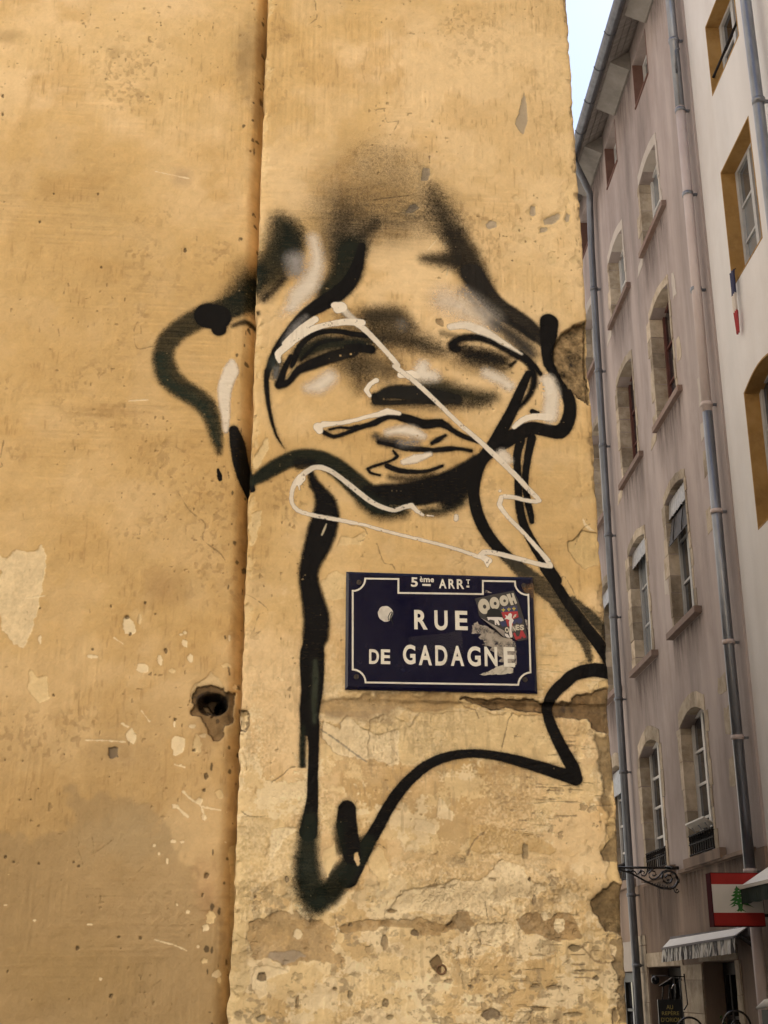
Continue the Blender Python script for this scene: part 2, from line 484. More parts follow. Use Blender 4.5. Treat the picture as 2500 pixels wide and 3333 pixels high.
def blob(z, x, y, rx, ry=None, col=CREAM_L, op=1.0, depth=.001, rot=0.0, **kw):
    ry = ry or rx
    pts = []
    for i in range(11):
        a = 2 * math.pi * i / 11; r = 1 + rng.uniform(-.25, .25)
        u, v = rx * r * math.cos(a), ry * r * math.sin(a)
        pts.append((x + u * math.cos(rot) - v * math.sin(rot), y + u * math.sin(rot) + v * math.cos(rot)))
    kk = conv(z, x, y)[2]
    kw.setdefault('warp', min(.014, .6 * min(rx, ry) * kk))
    return patch(z, pts, col, op, depth, **kw)
def scratch(z, pts, w, col, op=.9, depth=.0008, soft=.0012):
    P = []
    for x, y in pts:
        s, zz, k = conv(z, x, y); P.append((s, zz, w * k))
    g = sdist(P)
    if g is None: return
    (j0, j1, i0, i1), D = g
    a = sm(soft, -soft, D + NZ1[j0:j1, i0:i1] * .004 + NZ2[j0:j1, i0:i1] * .003) * op
    q = alb[j0:j1, i0:i1]; q += (np.array(col, np.float32) - q) * a[..., None]
    hgt[j0:j1, i0:i1] -= a * depth
def haze_paint(z, x, y, rx, ry, col, op):
    s, zz, k = conv(z, x, y)
    d = np.sqrt(((SX - s) / (rx * k)) ** 2 + ((ZY - zz) / (ry * k)) ** 2)
    mixc(sm(1.0, .15, d + NZ3 * .7) * op, col)

# left wall: big grey-brown weathered foot, flaked limewash, holes
patch('D4', [(410, 210), (560, 290), (930, 290), (1100, 430), (1180, 700), (1340, 780), (1480, 1100), (1500, 1831), (1400, 2200), (-500, 2200), (-500, 520), (0, 560), (200, 600), (330, 530), (470, 530), (470, 410), (420, 380)],
      (.36, .25, .125), .66, .0003, .04, rim=False, soft=5)
haze_paint('D4', 900, 560, 500, 300, (.40, .30, .165), .5)
haze_paint('D4', 500, 1500, 700, 380, (.36, .24, .10), .5)
haze_paint('D4', 1400, 900, 160, 300, (.40, .235, .115), .45)
haze_paint('D3', 1100, 430, 220, 230, (.40, .25, .11), .55)
haze_paint('D3', 800, 1560, 260, 160, (.38, .26, .13), .5)
haze_paint('D1', 1330, 300, 110, 420, (.22, .16, .085), .5)
haze_paint('D1', 980, 960, 90, 90, (.40, .27, .16), .5)
haze_paint('D1', 30, 200, 140, 90, (.34, .22, .10), .5)
haze_paint('D1', 620, 290, 60, 70, (.33, .22, .1), .5)
haze_paint('D2', 700, 700, 420, 90, (.43, .27, .11), .5)
patch('O', [(-60, 1180), (15, 1205), (40, 1190), (70, 1195), (92, 1178), (96, 1270), (76, 1330), (70, 1365), (48, 1400), (25, 1392), (0, 1335), (-20, 1300), (0, 1260), (0, 1225), (-60, 1230)], CREAM_L, .72, .0010, .012, tex=.10, rim=False)
patch('O', [(58, 1492), (65, 1442), (80, 1462), (104, 1460), (108, 1508), (82, 1522), (70, 1505)], CREAM, .85, .0012, .006)
for x, y, rx, ry in [(1250, 745, 16, 14), (1225, 758, 12, 8), (1250, 815, 26, 26), (1285, 915, 18, 32), (1525, 970, 38, 17), (1165, 1005, 24, 18), (1200, 1510, 42, 70), (890, 1450, 34, 52), (620, 905, 36, 13),
                     (960, 985, 40, 25), (1080, 930, 20, 42), (270, 790, 12, 30), (1585, 1110, 18, 22), (1545, 780, 10, 22), (1180, 1360, 8, 22), (1300, 1375, 24, 16), (1370, 1440, 24, 12), (1330, 1500, 26, 60), (870, 700, 40, 70), (945, 650, 12, 40)]:
    blob('D3', x, y, rx, ry, CREAM_L if rng.random() < .7 else CREAM, .9)
for x, y, rx, ry in [(1340, 332, 26, 24), (1185, 358, 22, 20), (1380, 440, 16, 22), (1490, 280, 26, 30), (1165, 600, 20, 14), (1228, 602, 14, 9), (1040, 628, 12, 13), (1415, 1110, 42, 36), (1385, 1180, 20, 28), (1270, 1075, 16, 14), (1335, 1310, 13, 12), (1465, 1500, 36, 34), (1480, 1540, 14, 22),
                     (600, 1160, 26, 8), (680, 1530, 10, 12), (35, 1027, 14, 6), (235, 1133, 14, 8), (1380, 1405, 22, 18), (1130, 730, 9, 26), (1075, 685, 10, 10), (57, 822, 7, 6), (1195, 1025, 12, 8), (1522, 600, 8, 8), (1530, 400, 8, 6), (1220, 85, 12, 6)]:
    blob('D4', x, y, rx, ry, CREAM_L if rng.random() < .6 else CREAM, .85)
for p in [('D3', [(580, 1470), (700, 1472), (845, 1482)], 4), ('D3', [(955, 1275), (1010, 1345)], 5), ('D3', [(825, 1360), (865, 1380)], 6), ('D4', [(1235, 262), (1290, 315), (1340, 345)], 6), ('D4', [(1200, 370), (1265, 432)], 8), ('D4', [(1350, 360), (1420, 376), (1490, 388)], 6),
          ('D4', [(1360, 370), (1380, 440)], 7), ('D4', [(1180, 80), (1250, 100)], 5), ('D4', [(1045, 1262), (1180, 1300), (1260, 1335)], 3), ('D3', [(770, 780), (830, 820)], 4), ('D2', [(870, 630), (1000, 622)], 4), ('D1', [(840, 925), (1020, 965)], 3), ('D3', [(170, 510), (300, 495)], 5), ('B2', [(1000, 1040), (1000, 1041)], 3)]:
    scratch(p[0], p[1], p[2], CREAM_L)
for z, x, y, r in [('D4', 208, 318, 10), ('D4', 133, 318, 6), ('D4', 128, 365, 6), ('D4', 36, 48, 7), ('D4', 155, 57, 7), ('D4', 437, 10, 7), ('D4', 258, 243, 7), ('D4', 93, 740, 11), ('D4', 38, 703, 10), ('D4', 262, 750, 9), ('D4', 500, 738, 8), ('D4', 530, 770, 12), ('D4', 1370, 962, 10), ('D4', 525, 1320, 14),
                   ('D4', 465, 1667, 7), ('D4', 212, 1670, 6), ('D4', 52, 1477, 8), ('D4', 737, 162, 6), ('D4', 707, 265, 6), ('D4', 818, 1320, 7), ('D4', 755, 1640, 16), ('D3', 750, 568, 9), ('D3', 270, 580, 9), ('D3', 880, 757, 11), ('D3', 980, 545, 10), ('D3', 860, 640, 18), ('D3', 362, 1168, 9), ('D3', 1120, 865, 15), ('D3', 1310, 1540, 14),
                   ('D3', 1050, 620, 9), ('D3', 1185, 1330, 12), ('D3', 625, 860, 10), ('D4', 1400, 830, 22), ('D4', 1390, 160, 18), ('D4', 1375, 255, 14), ('D4', 800, 1245, 12), ('D4', 950, 1250, 12), ('D1', 530, 1045, 8), ('D1', 290, 1043, 5), ('D1', 215, 1195, 8), ('D1', 15, 520, 9), ('D1', 15, 620, 8), ('D1', 1355, 815, 8), ('D1', 1415, 520, 14), ('D1', 550, 1440, 7), ('D1', 870, 138, 6), ('O', 400, 540, 4)]:
    blob(z, x, y, r * .8, r * rng.uniform(.6, 1.4), (.12, .08, .04), .8, .003, rim=False)
blob('D3', 765, 1560, 32, 42, (.13, .10, .07), .85, .004)
for x0, y0, x1, y1 in [(520, 570, 530, 640), (620, 570, 630, 690), (500, 600, 560, 760), (600, 660, 640, 700), (620, 690, 770, 580), (830, 890, 970, 765), (640, 975, 780, 965), (1000, 1590, 1090, 1530)]:
    scratch('D4', [(x0, y0), ((x0 + x1) / 2 + 8, (y0 + y1) / 2), (x1, y1)], 2.5, (.22, .15, .07), .6)
for k in range(60):       # short vertical tool marks
    x, y = rng.uniform(60, 1500), rng.uniform(60, 2300)
    if rng.random() < .5: scratch('D2', [(x, y), (x + rng.uniform(-4, 8), y + rng.uniform(15, 55))], rng.uniform(1.2, 2.4), (.27, .165, .07), rng.uniform(.3, .65), .0006)
    else: scratch('D1', [(x, y * .7), (x + rng.uniform(-5, 5), y * .7 + rng.uniform(15, 50))], rng.uniform(1, 2), (.30, .19, .08), rng.uniform(.25, .6), .0006)
# the broken hole beside the pilaster
HW = conv('H', 720, 600)
patch('H', [(310, 520), (340, 380), (420, 260), (560, 170), (640, 110), (700, 30), (730, 90), (830, 150), (900, 260), (960, 360), (700, 420), (420, 500)], (.62, .46, .25), .95, .0015, .004)
patch('H', [(340, 520), (380, 430), (460, 340), (620, 320), (760, 290), (900, 300), (1000, 380), (1140, 470), (1180, 640), (1120, 860), (1000, 980), (940, 980), (915, 1180), (830, 1290), (700, 1290), (640, 1120), (560, 920), (430, 830), (320, 780), (310, 700), (380, 640)], (.105, .065, .03), .95, .007, .014, tex=.5)
patch('H', [(1270, 700), (1330, 720), (1415, 790), (1405, 960), (1340, 1100), (1240, 1080)], (.26, .2, .115), .95, .012, .005, tex=.25, off=0.0)
patch('H', [(480, 480), (650, 400), (850, 400), (980, 480), (1005, 620), (940, 740), (820, 830), (640, 830), (480, 760), (420, 650)], (.045, .03, .016), .95, .0, .008, tex=.6, rim=False)  # inside of the hole painted dark, standing in for its shade
hole_c = conv('H', 740, 615); hx, hz = 290 * hole_c[2], 215 * hole_c[2]
dd = np.sqrt(((SX - hole_c[0]) / hx) ** 2 + ((ZY - hole_c[1]) / hz) ** 2) + NZ3 * .25
hgt -= sm(1.06, .55, dd) * .055
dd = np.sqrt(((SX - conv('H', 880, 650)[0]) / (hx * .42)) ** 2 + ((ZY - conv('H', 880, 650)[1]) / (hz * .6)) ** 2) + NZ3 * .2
hgt -= sm(1.1, .6, dd) * .04; mixc(sm(1.05, .6, dd), (.012, .01, .008))  # near-black shade painted where the hole is deepest
patch('H', [(560, 620), (640, 600), (720, 700), (760, 800), (700, 860), (620, 760)], (.24, .165, .09), .8, -.012, .004, tex=.2, rim=False)
for k in range(9):       # faint long runoff stains
    x = rng.uniform(-1.3, .35); zt = rng.uniform(2.6, 4.8); ln = rng.uniform(.5, 1.3); wd = rng.uniform(.015, .05)
    m = sm(1, .2, np.abs(SX - x + NZ3 * .05) / wd) * sm(zt, zt - .08, ZY) * sm(zt - ln, zt - ln * .3, ZY)
    mixc(m * sm(.35, .65, fin) * .30, (.40, .25, .10) if k % 3 else (.66, .5, .28))
haze_paint('H', 640, 1000, 420, 700, (.30, .19, .085), .55)
# grime and painted seam shade in the groove beside the pilaster
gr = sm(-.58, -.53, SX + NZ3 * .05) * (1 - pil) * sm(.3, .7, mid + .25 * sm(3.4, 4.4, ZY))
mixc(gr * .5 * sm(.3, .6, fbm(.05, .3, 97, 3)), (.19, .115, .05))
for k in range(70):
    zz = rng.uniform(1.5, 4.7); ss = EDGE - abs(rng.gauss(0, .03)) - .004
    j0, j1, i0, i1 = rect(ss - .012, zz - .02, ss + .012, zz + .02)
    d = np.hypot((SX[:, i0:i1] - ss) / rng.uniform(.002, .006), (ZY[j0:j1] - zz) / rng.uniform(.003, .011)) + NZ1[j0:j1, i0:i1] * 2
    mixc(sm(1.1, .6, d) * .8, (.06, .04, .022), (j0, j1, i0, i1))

# pilaster: peeled lower half
BRK = NZ1 * .16 + NZ2 * .14
peel = low * pil * sm(.50, .54, fbm(.15, .11, 51, 6) + BRK + .12 * sm(2.0, 1.55, ZY) + .05 * sm(-.2, .4, SX))
pm = soften(peel, 1)
mixc(np.clip(soften(pm, 4) - pm, 0, 1) * .9, (.36, .235, .105))
mixc(pm * .85, CREAM); hgt -= pm * .0008
peel2 = pm * sm(.54, .58, fbm(.07, .05, 52, 6) + BRK); mixc(peel2 * .7, CREAM_L); hgt -= peel2 * .0004
foot = sm(2.02, 1.70, ZY + .16 * (mid - .5)) * pil
mixc(foot * .45, CREAM)
tan2 = foot * sm(.52, .56, fbm(.10, .07, 53, 6) + BRK); mixc(tan2 * .7, (.55, .37, .165)); hgt += tan2 * .0006
mixc(foot * sm(.55, .59, fbm(.06, .04, 54, 6) + BRK) * .8, CREAM_L)
mixc(foot * sm(.64, .70, fbm(.022, .018, 59, 4)) * .7, (.33, .245, .14))
chip = foot * sm(.64, .70, fbm(.035, .03, 55, 5) + BRK); mixc(chip * .6, (.33, .25, .14)); hgt -= chip * .0015
chip = low * pil * sm(.70, .74, fbm(.03, .022, 56, 4) + BRK) * sm(-.1, .4, SX + .3 * foot); mixc(chip * .7, (.28, .2, .11)); hgt -= chip * .0015
sc = sm(.70, .76, fbm(.05, .005, 57, 2)) * sm(.5, .62, fbm(.12, .1, 58, 3)) * low * sm(.0, .3, SX); mixc(sc * .7, (.22, .16, .09)); hgt -= sc * .0015
for z, pts, c, o, d in [
    ('B3', [(0, 470), (150, 420), (260, 520), (330, 430), (560, 430), (700, 420), (880, 430), (1100, 450), (1160, 560), (1220, 760), (800, 690), (500, 690), (330, 760), (210, 760), (150, 640), (0, 720)], CREAM, .8, .002),
    ('B3', [(650, 1150), (760, 1140), (1000, 1180), (1190, 1280), (1150, 1320), (900, 1320), (700, 1330), (640, 1290)], (.53, .35, .145), .7, -.001),
    ('B3', [(300, 1100), (350, 1100), (430, 1150), (420, 1200), (300, 1170)], CREAM_L, .9, .001),
    ('B3', [(430, 960), (540, 1060), (530, 1110), (430, 1080)], CREAM_L, .8, .001),
    ('B3', [(0, 1290), (40, 1268), (100, 1290), (120, 1400), (120, 1530), (80, 1570), (40, 1470), (0, 1400)], CREAM, .8, .001),
    ('B2', [(1150, 520), (1270, 570), (1290, 500), (1340, 480), (1400, 560), (1500, 600), (1659, 560), (1659, 800), (1450, 780), (1250, 740), (1140, 640)], CREAM_L, .75, .002),
    ('B2', [(800, 1260), (920, 1220), (980, 1230), (870, 1330), (800, 1440), (740, 1440)], CREAM_L, .8, .0012),
    ('B2', [(600, 1150), (770, 1160), (900, 1210), (790, 1260), (770, 1440), (740, 1600), (560, 1700), (560, 1300)], (.60, .44, .22), .65, .001),
    ('B2', [(1140, 1400), (1220, 1340), (1225, 1450), (1170, 1570), (1140, 1480)], CREAM, .9, .001),
    ('B4', [(60, 60), (140, 20), (140, 330), (110, 420), (140, 600), (60, 760), (60, 300)], (.60, .455, .235), .7, .0),
    ('B4', [(1080, 190), (1150, 120), (1230, 150), (1250, 200), (1330, 250), (1100, 300), (1150, 340), (760, 330), (690, 330), (760, 240)], CREAM_L, .75, .002),
    ('B4', [(1040, 380), (1190, 370), (1190, 420), (1130, 470), (1060, 460)], CREAM_L, .7, .002),
    ('B4', [(150, 560), (200, 545), (300, 570), (210, 600), (210, 660), (180, 680), (150, 620)], CREAM_L, .8, .0015),
    ('E6', [(280, 780), (290, 740), (400, 620), (540, 660), (565, 930), (420, 970), (330, 900)], (.64, .46, .215), .95, .003),
    ('E6', [(400, 500), (440, 540), (520, 620), (535, 660), (480, 620), (420, 560)], CREAM_L, .9, .0),
    ('A3', [(830, 620), (870, 570), (885, 640), (840, 740), (790, 780), (770, 760)], CREAM, .9, .0012),
    ('A3', [(760, 1080), (830, 1060), (830, 1160), (790, 1280), (755, 1300)], CREAM, .8, .0012),
    ('A3', [(1330, 1310), (1370, 1240), (1450, 1240), (1540, 1200), (1500, 1290), (1360, 1300)], CREAM, .6, .0012),
    ('A3', [(1240, 1560), (1290, 1480), (1350, 1460), (1400, 1500), (1400, 1659), (1250, 1659)], CREAM, .8, .0012)]:
    patch(z, pts, c, o, d, .010, tex=.05)
# brown mortar: edge break-outs and the ledge under the plate
BIG = [(455, 790), (560, 600), (760, 470), (905, 428), (960, 470), (1010, 1640), (820, 1530), (700, 1400), (600, 1340), (520, 1180), (450, 1000)]
patch('E5', BIG, (.25, .175, .09), 1.0, .020, .004, tex=.75, off=0.0)
patch('B3', [(560, 345), (900, 335), (1090, 360), (1220, 375), (1340, 330), (1480, 290), (1540, 270), (1540, 560), (1420, 520), (1400, 480), (1290, 455), (1100, 430), (1000, 412), (880, 405), (700, 385)], (.135, .083, .038), .95, .008, .012, tex=.55)
patch('B3', [(-330, 350), (0, 320), (400, 310), (560, 330), (620, 390), (360, 420), (200, 410), (-100, 470), (-330, 440)], (.33, .21, .09), .68, .003, .016, tex=.35, soft=2)
patch('B2', [(1150, 440), (1400, 425), (1640, 440), (1640, 520), (1420, 520), (1180, 500)], (.37, .265, .15), .6, .0, .015, rim=False, soft=5)
patch('B3', [(1440, 560), (1560, 560), (1560, 1130), (1500, 1010), (1450, 800)], (.19, .13, .062), .82, .004, .02, tex=.5, soft=2)
patch('B3', [(1560, 1190), (1640, 1180), (1640, 1390), (1500, 1370), (1460, 1320), (1520, 1270)], (.20, .14, .07), .92, .005, .014, tex=.5)
patch('B4', [(1510, 275), (1600, 215), (1660, 230), (1660, 430), (1560, 410), (1510, 340)], (.17, .115, .055), .95, .006, .014, tex=.5)
patch('B4', [(1580, 440), (1660, 430), (1660, 778), (1625, 778), (1615, 600), (1590, 540)], (.22, .155, .08), .85, .003, .016, tex=.5)
patch('B4', [(140, 360), (300, 345), (440, 350), (480, 400), (520, 530), (400, 540), (250, 545), (160, 520), (130, 430)], (.35, .225, .10), .72, .0015, .026, tex=.3, rim=False)
blob('B4', 280, 510, 70, 26, (.36, .29, .21), .8, .001)
patch('B4', [(1200, 360), (1420, 340), (1470, 400), (1440, 450), (1250, 420)], (.30, .19, .085), .78, .0015, .022, tex=.35, rim=False)
patch('B4', [(960, 330), (1010, 330), (1040, 380), (1000, 410), (920, 400)], (.19, .125, .06), .8, .002, .02, tex=.5, rim=False)
patch('B4', [(500, 380), (700, 360), (960, 370), (900, 420), (700, 400), (520, 420)], (.33, .21, .09), .7, .002, .018, tex=.3, rim=False)
for x, y, rx, ry, c in [(890, 545, 28, 34, (.16, .1, .045)), (190, 590, 18, 22, (.17, .12, .065)), (680, 695, 12, 18, (.18, .13, .07)), (1110, 738, 36, 26, (.17, .125, .08)), (800, 415, 18, 12, (.12, .085, .05)), (945, 380, 16, 14, (.2, .13, .06)), (710, 325, 20, 9, (.25, .17, .08)), (680, 450, 14, 30, (.28, .21, .12)),
                        (1240, 90, 14, 34, (.28, .215, .12)), (1440, 475, 22, 14, (.2, .15, .08)), (1280, 625, 18, 8, (.27, .2, .11)), (1430, 740, 40, 10, (.25, .19, .1)), (1290, 715, 30, 9, (.26, .19, .1)), (1350, 630, 34, 7, (.27, .2, .11)), (1600, 745, 14, 34, (.24, .17, .09)), (190, 755, 22, 14, (.3, .25, .16)), (700, 750, 14, 12, (.3, .24, .13)),
                        (330, 690, 8, 26, (.3, .22, .12)), (1380, 385, 20, 30, CREAM_L), (1320, 345, 14, 16, CREAM_L), (1590, 480, 16, 24, CREAM_L), (330, 420, 16, 22, CREAM_L), (500, 430, 16, 22, CREAM), (160, 270, 5, 6, (.12, .08, .04)), (285, 200, 7, 12, (.2, .14, .08)), (1110, 200, 16, 6, (.25, .18, .1)), (1255, 200, 6, 8, (.12, .08, .04)), (1275, 280, 8, 20, (.26, .2, .12)), (1525, 595, 14, 9, (.2, .15, .09)), (540, 660, 10, 16, (.3, .23, .13)), (1020, 630, 8, 8, (.2, .15, .09)), (480, 640, 8, 8, (.25, .18, .1)), (540, 380, 9, 8, (.25, .18, .1))]:
    blob('B4', x, y, rx, ry, c, .9, .003 if sum(c) < 1 else .001, tex=.2 if sum(c) < 1 else 0)
for x, y, rx, ry, rot in [(490, 350, 38, 62, .25), (400, 580, 66, 34, -.4), (930, 685, 46, 34, 0), (1215, 600, 30, 46, 0), (1330, 655, 78, 34, -.5), (1445, 645, 24, 42, 0), (1280, 725, 34, 22, -.4)]:
    blob('A2', x, y, rx * 1.2, ry * 1.2, (.63, .46, .235), .9, .001, rot, rim=False); blob('A2', x, y, rx * .8, ry * .8, (.33, .275, .205), .85, .0015, rot, tex=.15)
for x, y, rx, ry in [(1110, 720, 36, 22), (1155, 800, 42, 22), (1500, 920, 40, 26), (1440, 1100, 26, 14), (1095, 510, 20, 18), (1330, 920, 30, 50), (1270, 850, 22, 26)]:
    blob('A2', x, y, rx, ry, (.66, .49, .26), .85)
blob('A2', 580, 1345, 34, 20, (.3, .2, .1), .8, .002, .6, tex=.3); blob('A2', 1160, 803, 6, 10, (.2, .13, .06), .8); blob('A2', 1120, 725, 6, 12, (.2, .14, .07), .8); blob('A2', 1073, 932, 7, 5, (.14, .09, .05), .9)
patch('O', [(1131, 198), (1137, 228), (1141, 262), (1131, 292), (1124, 286), (1113, 268), (1121, 250), (1126, 220)], (.36, .295, .21), .9, .0015, .004)
for p, w in [([(140, 520), (270, 502), (410, 485)], 3), ([(515, 228), (516, 272)], 4), ([(600, 1010), (640, 980)], 2)]:
    scratch('A2', p, w, (.16, .11, .06), .8, .001)
for p, w, c in [([(505, 855), (560, 795)], 5, CREAM_L), ([(610, 820), (660, 790)], 5, CREAM_L), ([(740, 1045), (795, 985)], 5, (.55, .45, .3)), ([(630, 1030), (638, 985)], 4, (.5, .42, .28))]:
    scratch('A2', p, w, c, .8)
for z, p in [('B3', [(845, 665), (870, 560), (890, 470), (920, 430)]), ('B3', [(570, 350), (620, 390), (680, 410), (700, 460)]), ('B2', [(800, 925), (880, 870), (930, 825), (1030, 830)]), ('B2', [(590, 1120), (650, 1160), (770, 1155)]), ('B2', [(1480, 1350), (1530, 1345), (1570, 1380)]), ('A3', [(1150, 880), (1210, 960), (1290, 1000), (1345, 985)]), ('A3', [(1380, 1130), (1440, 1160), (1530, 1180), (1550, 1230), (1500, 1270)]),
             ('B4', [(1470, 470), (1530, 530), (1620, 530)]), ('B4', [(480, 340), (490, 400), (530, 420)]), ('B4', [(1010, 100), (1040, 40), (1080, 10)]), ('E6', [(215, 1050), (240, 1035), (290, 1110), (330, 1190)]), ('A4', [(1500, 1290), (1550, 1180), (1600, 1150)]), ('B3', [(1240, 660), (1300, 640), (1400, 650)]), ('B4', [(1080, 290), (1092, 360)])]:
    scratch(z, p, 3, (.2, .135, .07), .7, .0012, .0009)
hatch = 'B2', [(1130, 570), (1250, 650), (1350, 725), (1440, 790)]
scratch(*hatch, 5, (.22, .19, .15), .75, .0008)
for k in range(26):      # dark comb marks on the bare plaster, right of centre
    x, y = rng.uniform(850, 1500), rng.uniform(560, 1300)
    scratch('B3', [(x, y), (x + rng.uniform(30, 140), y + rng.uniform(-6, 10))], rng.uniform(1.5, 4), (.24, .17, .095), rng.uniform(.4, .8), .0015)
GRT = fbm(.005, .005, 92, 2); GR2 = sm(.42, .6, fbm(.16, .12, 93, 5)) * low * pil * (1 - BM)
mixc(GR2 * sm(.52, .64, GRT) * .30, (.36, .26, .14)); mixc(GR2 * sm(.58, .66, 1 - GRT) * .4, CREAM_L); hgt -= GR2 * sm(.52, .62, GRT) * .0006
mixc(sm(.54, .68, fbm(.26, .10, 94, 5)) * low * pil * (1 - BM) * .30, (.40, .28, .145))
mixc(sm(.60, .68, fbm(.012, .05, 95, 3)) * sm(.45, .6, fbm(.2, .2, 96, 3)) * low * pil * .4, (.34, .24, .125))
for k in range(9):
    x, y = rng.uniform(-1.3, .3), rng.uniform(2.2, 4.6); pts = [(x, y)]
    for q_ in range(6): pts.append((pts[-1][0] + rng.uniform(-.03, .05), pts[-1][1] - rng.uniform(-.01, .06)))
    gq = sdist([(a, b, .0006) for a, b in pts])
    if gq:
        (j0, j1, i0, i1), D = gq; a_ = sm(.0012, -.0006, D + NZ1[j0:j1, i0:i1] * .006)
        q_ = alb[j0:j1, i0:i1]; q_ += (np.array((.2, .13, .06), np.float32) - q_) * (a_ * .6)[..., None]; hgt[j0:j1, i0:i1] -= a_ * .0007
# crumbling right edge
ed = sm(.33, .45, SX + NZ3 * .10 + (big - .5) * .12) * (.35 + .65 * sm(3.4, 2.4, ZY)) * pil * (1 - .85 * BM)
crumb = ed * sm(.56, .62, fbm(.05, .06, 61, 5)); mixc(crumb * .8, (.68, .49, .235)); hgt -= crumb * .0018
crumb = ed * sm(.63, .68, fbm(.032, .05, 62, 5)); mixc(crumb * .6, (.36, .25, .12)); hgt -= crumb * .0025
crumb = sm(.425, .452, SX + NZ1 * .03) * sm(.5, .58, fbm(.03, .07, 63, 3)); mixc(crumb * .8, (.27, .185, .095)); hgt -= crumb * .0035
# crumbling left arris of the pilaster
crumb = sm(-.50, -.518, SX + NZ1 * .03) * pil * sm(.5, .6, fbm(.03, .06, 64, 3)); mixc(crumb * .6, CREAM); hgt -= crumb * .003
hgt -= sm(.010, .0, np.abs(ZY - conv('B3', 700, 385)[1] + .01 * NZ3) - .004) * .004 * pil * sm(-.35, .0, SX)
hgt += sm(.05, .0, np.abs(ZY - 1.84 + .03 * NZ3)) * .006 * pil
alb *= np.clip(tone, .5, 1.5)[..., None]
np.clip(alb, .01, .85, out=alb)

# ------------------------------------------------------------------ spray paint (two layers: the face, and the cream tag over it)
class Paint:
    def __init__(s):
        s.rgb = np.zeros((NH, NW, 3), np.float32); s.a = np.zeros((NH, NW), np.float32); s.lab = np.zeros((NH, NW), np.int8)
PARTS = ['hair', 'ear', 'eye', 'nose', 'mouth', 'chin', 'cheek', 'neck', 'highlight']
BLK, GRN, GRY, WHT, BRN = (.0065, .0055, .005), (.012, .015, .0095), (.22, .21, .205), (.78, .70, .58), (.030, .024, .015)
def spray(L, part, z, pts, col=BLK, soft=3.0, op=1.0, grain=.35, off=None):
    """a stroke along (x, y, half-width) points of one survey sheet; softness in sheet units"""
    P = []; kk = 1
    for p in pts:
        zz = z
        if len(p) == 4: zz, p = p[0], p[1:]
        s, y, kk = conv(zz, p[0], p[1], off); P.append((s, y, p[2] * kk))
    g = sdist(P)
    if g is None: return
    (j0, j1, i0, i1), D = g
    sf = max(soft * kk * (1.45 if soft >= 20 else 1.1), .0009)
    n1, n2 = NZ1[j0:j1, i0:i1], NZ2[j0:j1, i0:i1]; gg = GRAIN[j0:j1, i0:i1]
    D = D + n2 * .0022 + n1 * .0016
    a = sm(sf, -sf, D)
    edge = 4 * a * (1 - a)
    a = np.clip(a + edge * (gg * 1.1 + n2 * 1.6) * grain, 0, 1)
    if op < .97: a = a * np.clip(op + (gg * .5 + n2 * .45 + n1 * .25 + FIB[j0:j1, i0:i1] * (.8 if soft < 50 else .15)) * grain * 2.4 * (1 - op), 0, 1)
    else: a = a * np.clip(op + n1 * .03, 0, 1)
    if 3 <= soft < 20 and sum(col) < .3: a = np.maximum(a, np.clip(np.exp(-np.maximum(D, 0) / .0055) * (.30 + gg * .7 + n2 * .8) - .06, 0, .55) * op)
    a0 = L.a[j0:j1, i0:i1]; c0 = L.rgb[j0:j1, i0:i1]
    ao = a + a0 * (1 - a)
    L.rgb[j0:j1, i0:i1] = np.where(ao[..., None] > 1e-4, (np.array(col, np.float32) * a[..., None] + c0 * (a0 * (1 - a))[..., None]) / np.maximum(ao, 1e-4)[..., None], c0)
    L.a[j0:j1, i0:i1] = ao
    if part is not None:
        lb = L.lab[j0:j1, i0:i1]; lb[a > .12] = PARTS.index(part)
G = Paint()
def g(part, z, pts, **kw): spray(G, part, z, pts, **kw)
# hair: clouds over the forehead
g('hair', 'O', [(760, 420, 30), (800, 400, 40), (850, 400, 35)], col=(.055, .052, .043), soft=75, op=.24, grain=.2)
g('hair', 'O', [(800, 330, 15), (850, 345, 15)], col=BRN, soft=60, op=.22)
g('hair', 'O', [(740, 455, 25), (730, 520, 22)], col=BRN, soft=40, op=.48, grain=.2)
g('hair', 'O', [(790, 470, 30), (850, 490, 28), (880, 475, 20)], col=BRN, soft=44, op=.40, grain=.2)
g('hair', 'O', [(945, 440, 20), (960, 480, 25)], col=BRN, soft=36, op=.50)
g('hair', 'O', [(700, 440, 40), (790, 400, 55), (880, 410, 50), (960, 460, 25)], col=(.055, .052, .043), soft=66, op=.17, grain=.2)
g('hair', 'O', [(690, 480, 20), (760, 500, 40), (840, 470, 45), (930, 480, 25)], col=(.055, .052, .043), soft=44, op=.20, grain=.2)
# left hook
g('ear', 'A1', [(950, 650, 40), (1010, 740, 85), (1020, 830, 85)], col=GRN, soft=60, op=.85)
g('ear', 'A1', [(1060, 800, 35)], col=BLK, soft=55, op=.7)
g('ear', 'A1', [(985, 760, 120), (930, 960, 110), (880, 1060, 85), (840, 1130, 60)], col=GRN, soft=55, op=.60)
g('ear', 'A1', [(700, 960, 20), (690, 1100, 60), (640, 1200, 85)], col=GRN, soft=80, op=.42)
g('ear', 'A1', [(640, 1200, 70), (760, 1090, 90), (900, 960, 110), (990, 850, 90)], col=GRN, soft=50, op=.62)
g('ear', 'A1', [(800, 1080, 70), (760, 1160, 85), (640, 1240, 85), (450, 1300, 80), (300, 1380, 76), (195, 1480, 72), (170, 1590, 70), ('A3', 178, 70, 74), ('A3', 215, 160, 74), ('A3', 290, 230, 70), ('A3', 390, 290, 66), ('A3', 460, 350, 62), ('A3', 505, 440, 52), ('A3', 530, 540, 40), ('A3', 543, 620, 26), ('A3', 545, 672, 16)], col=GRN, soft=20, op=.76, grain=.5)
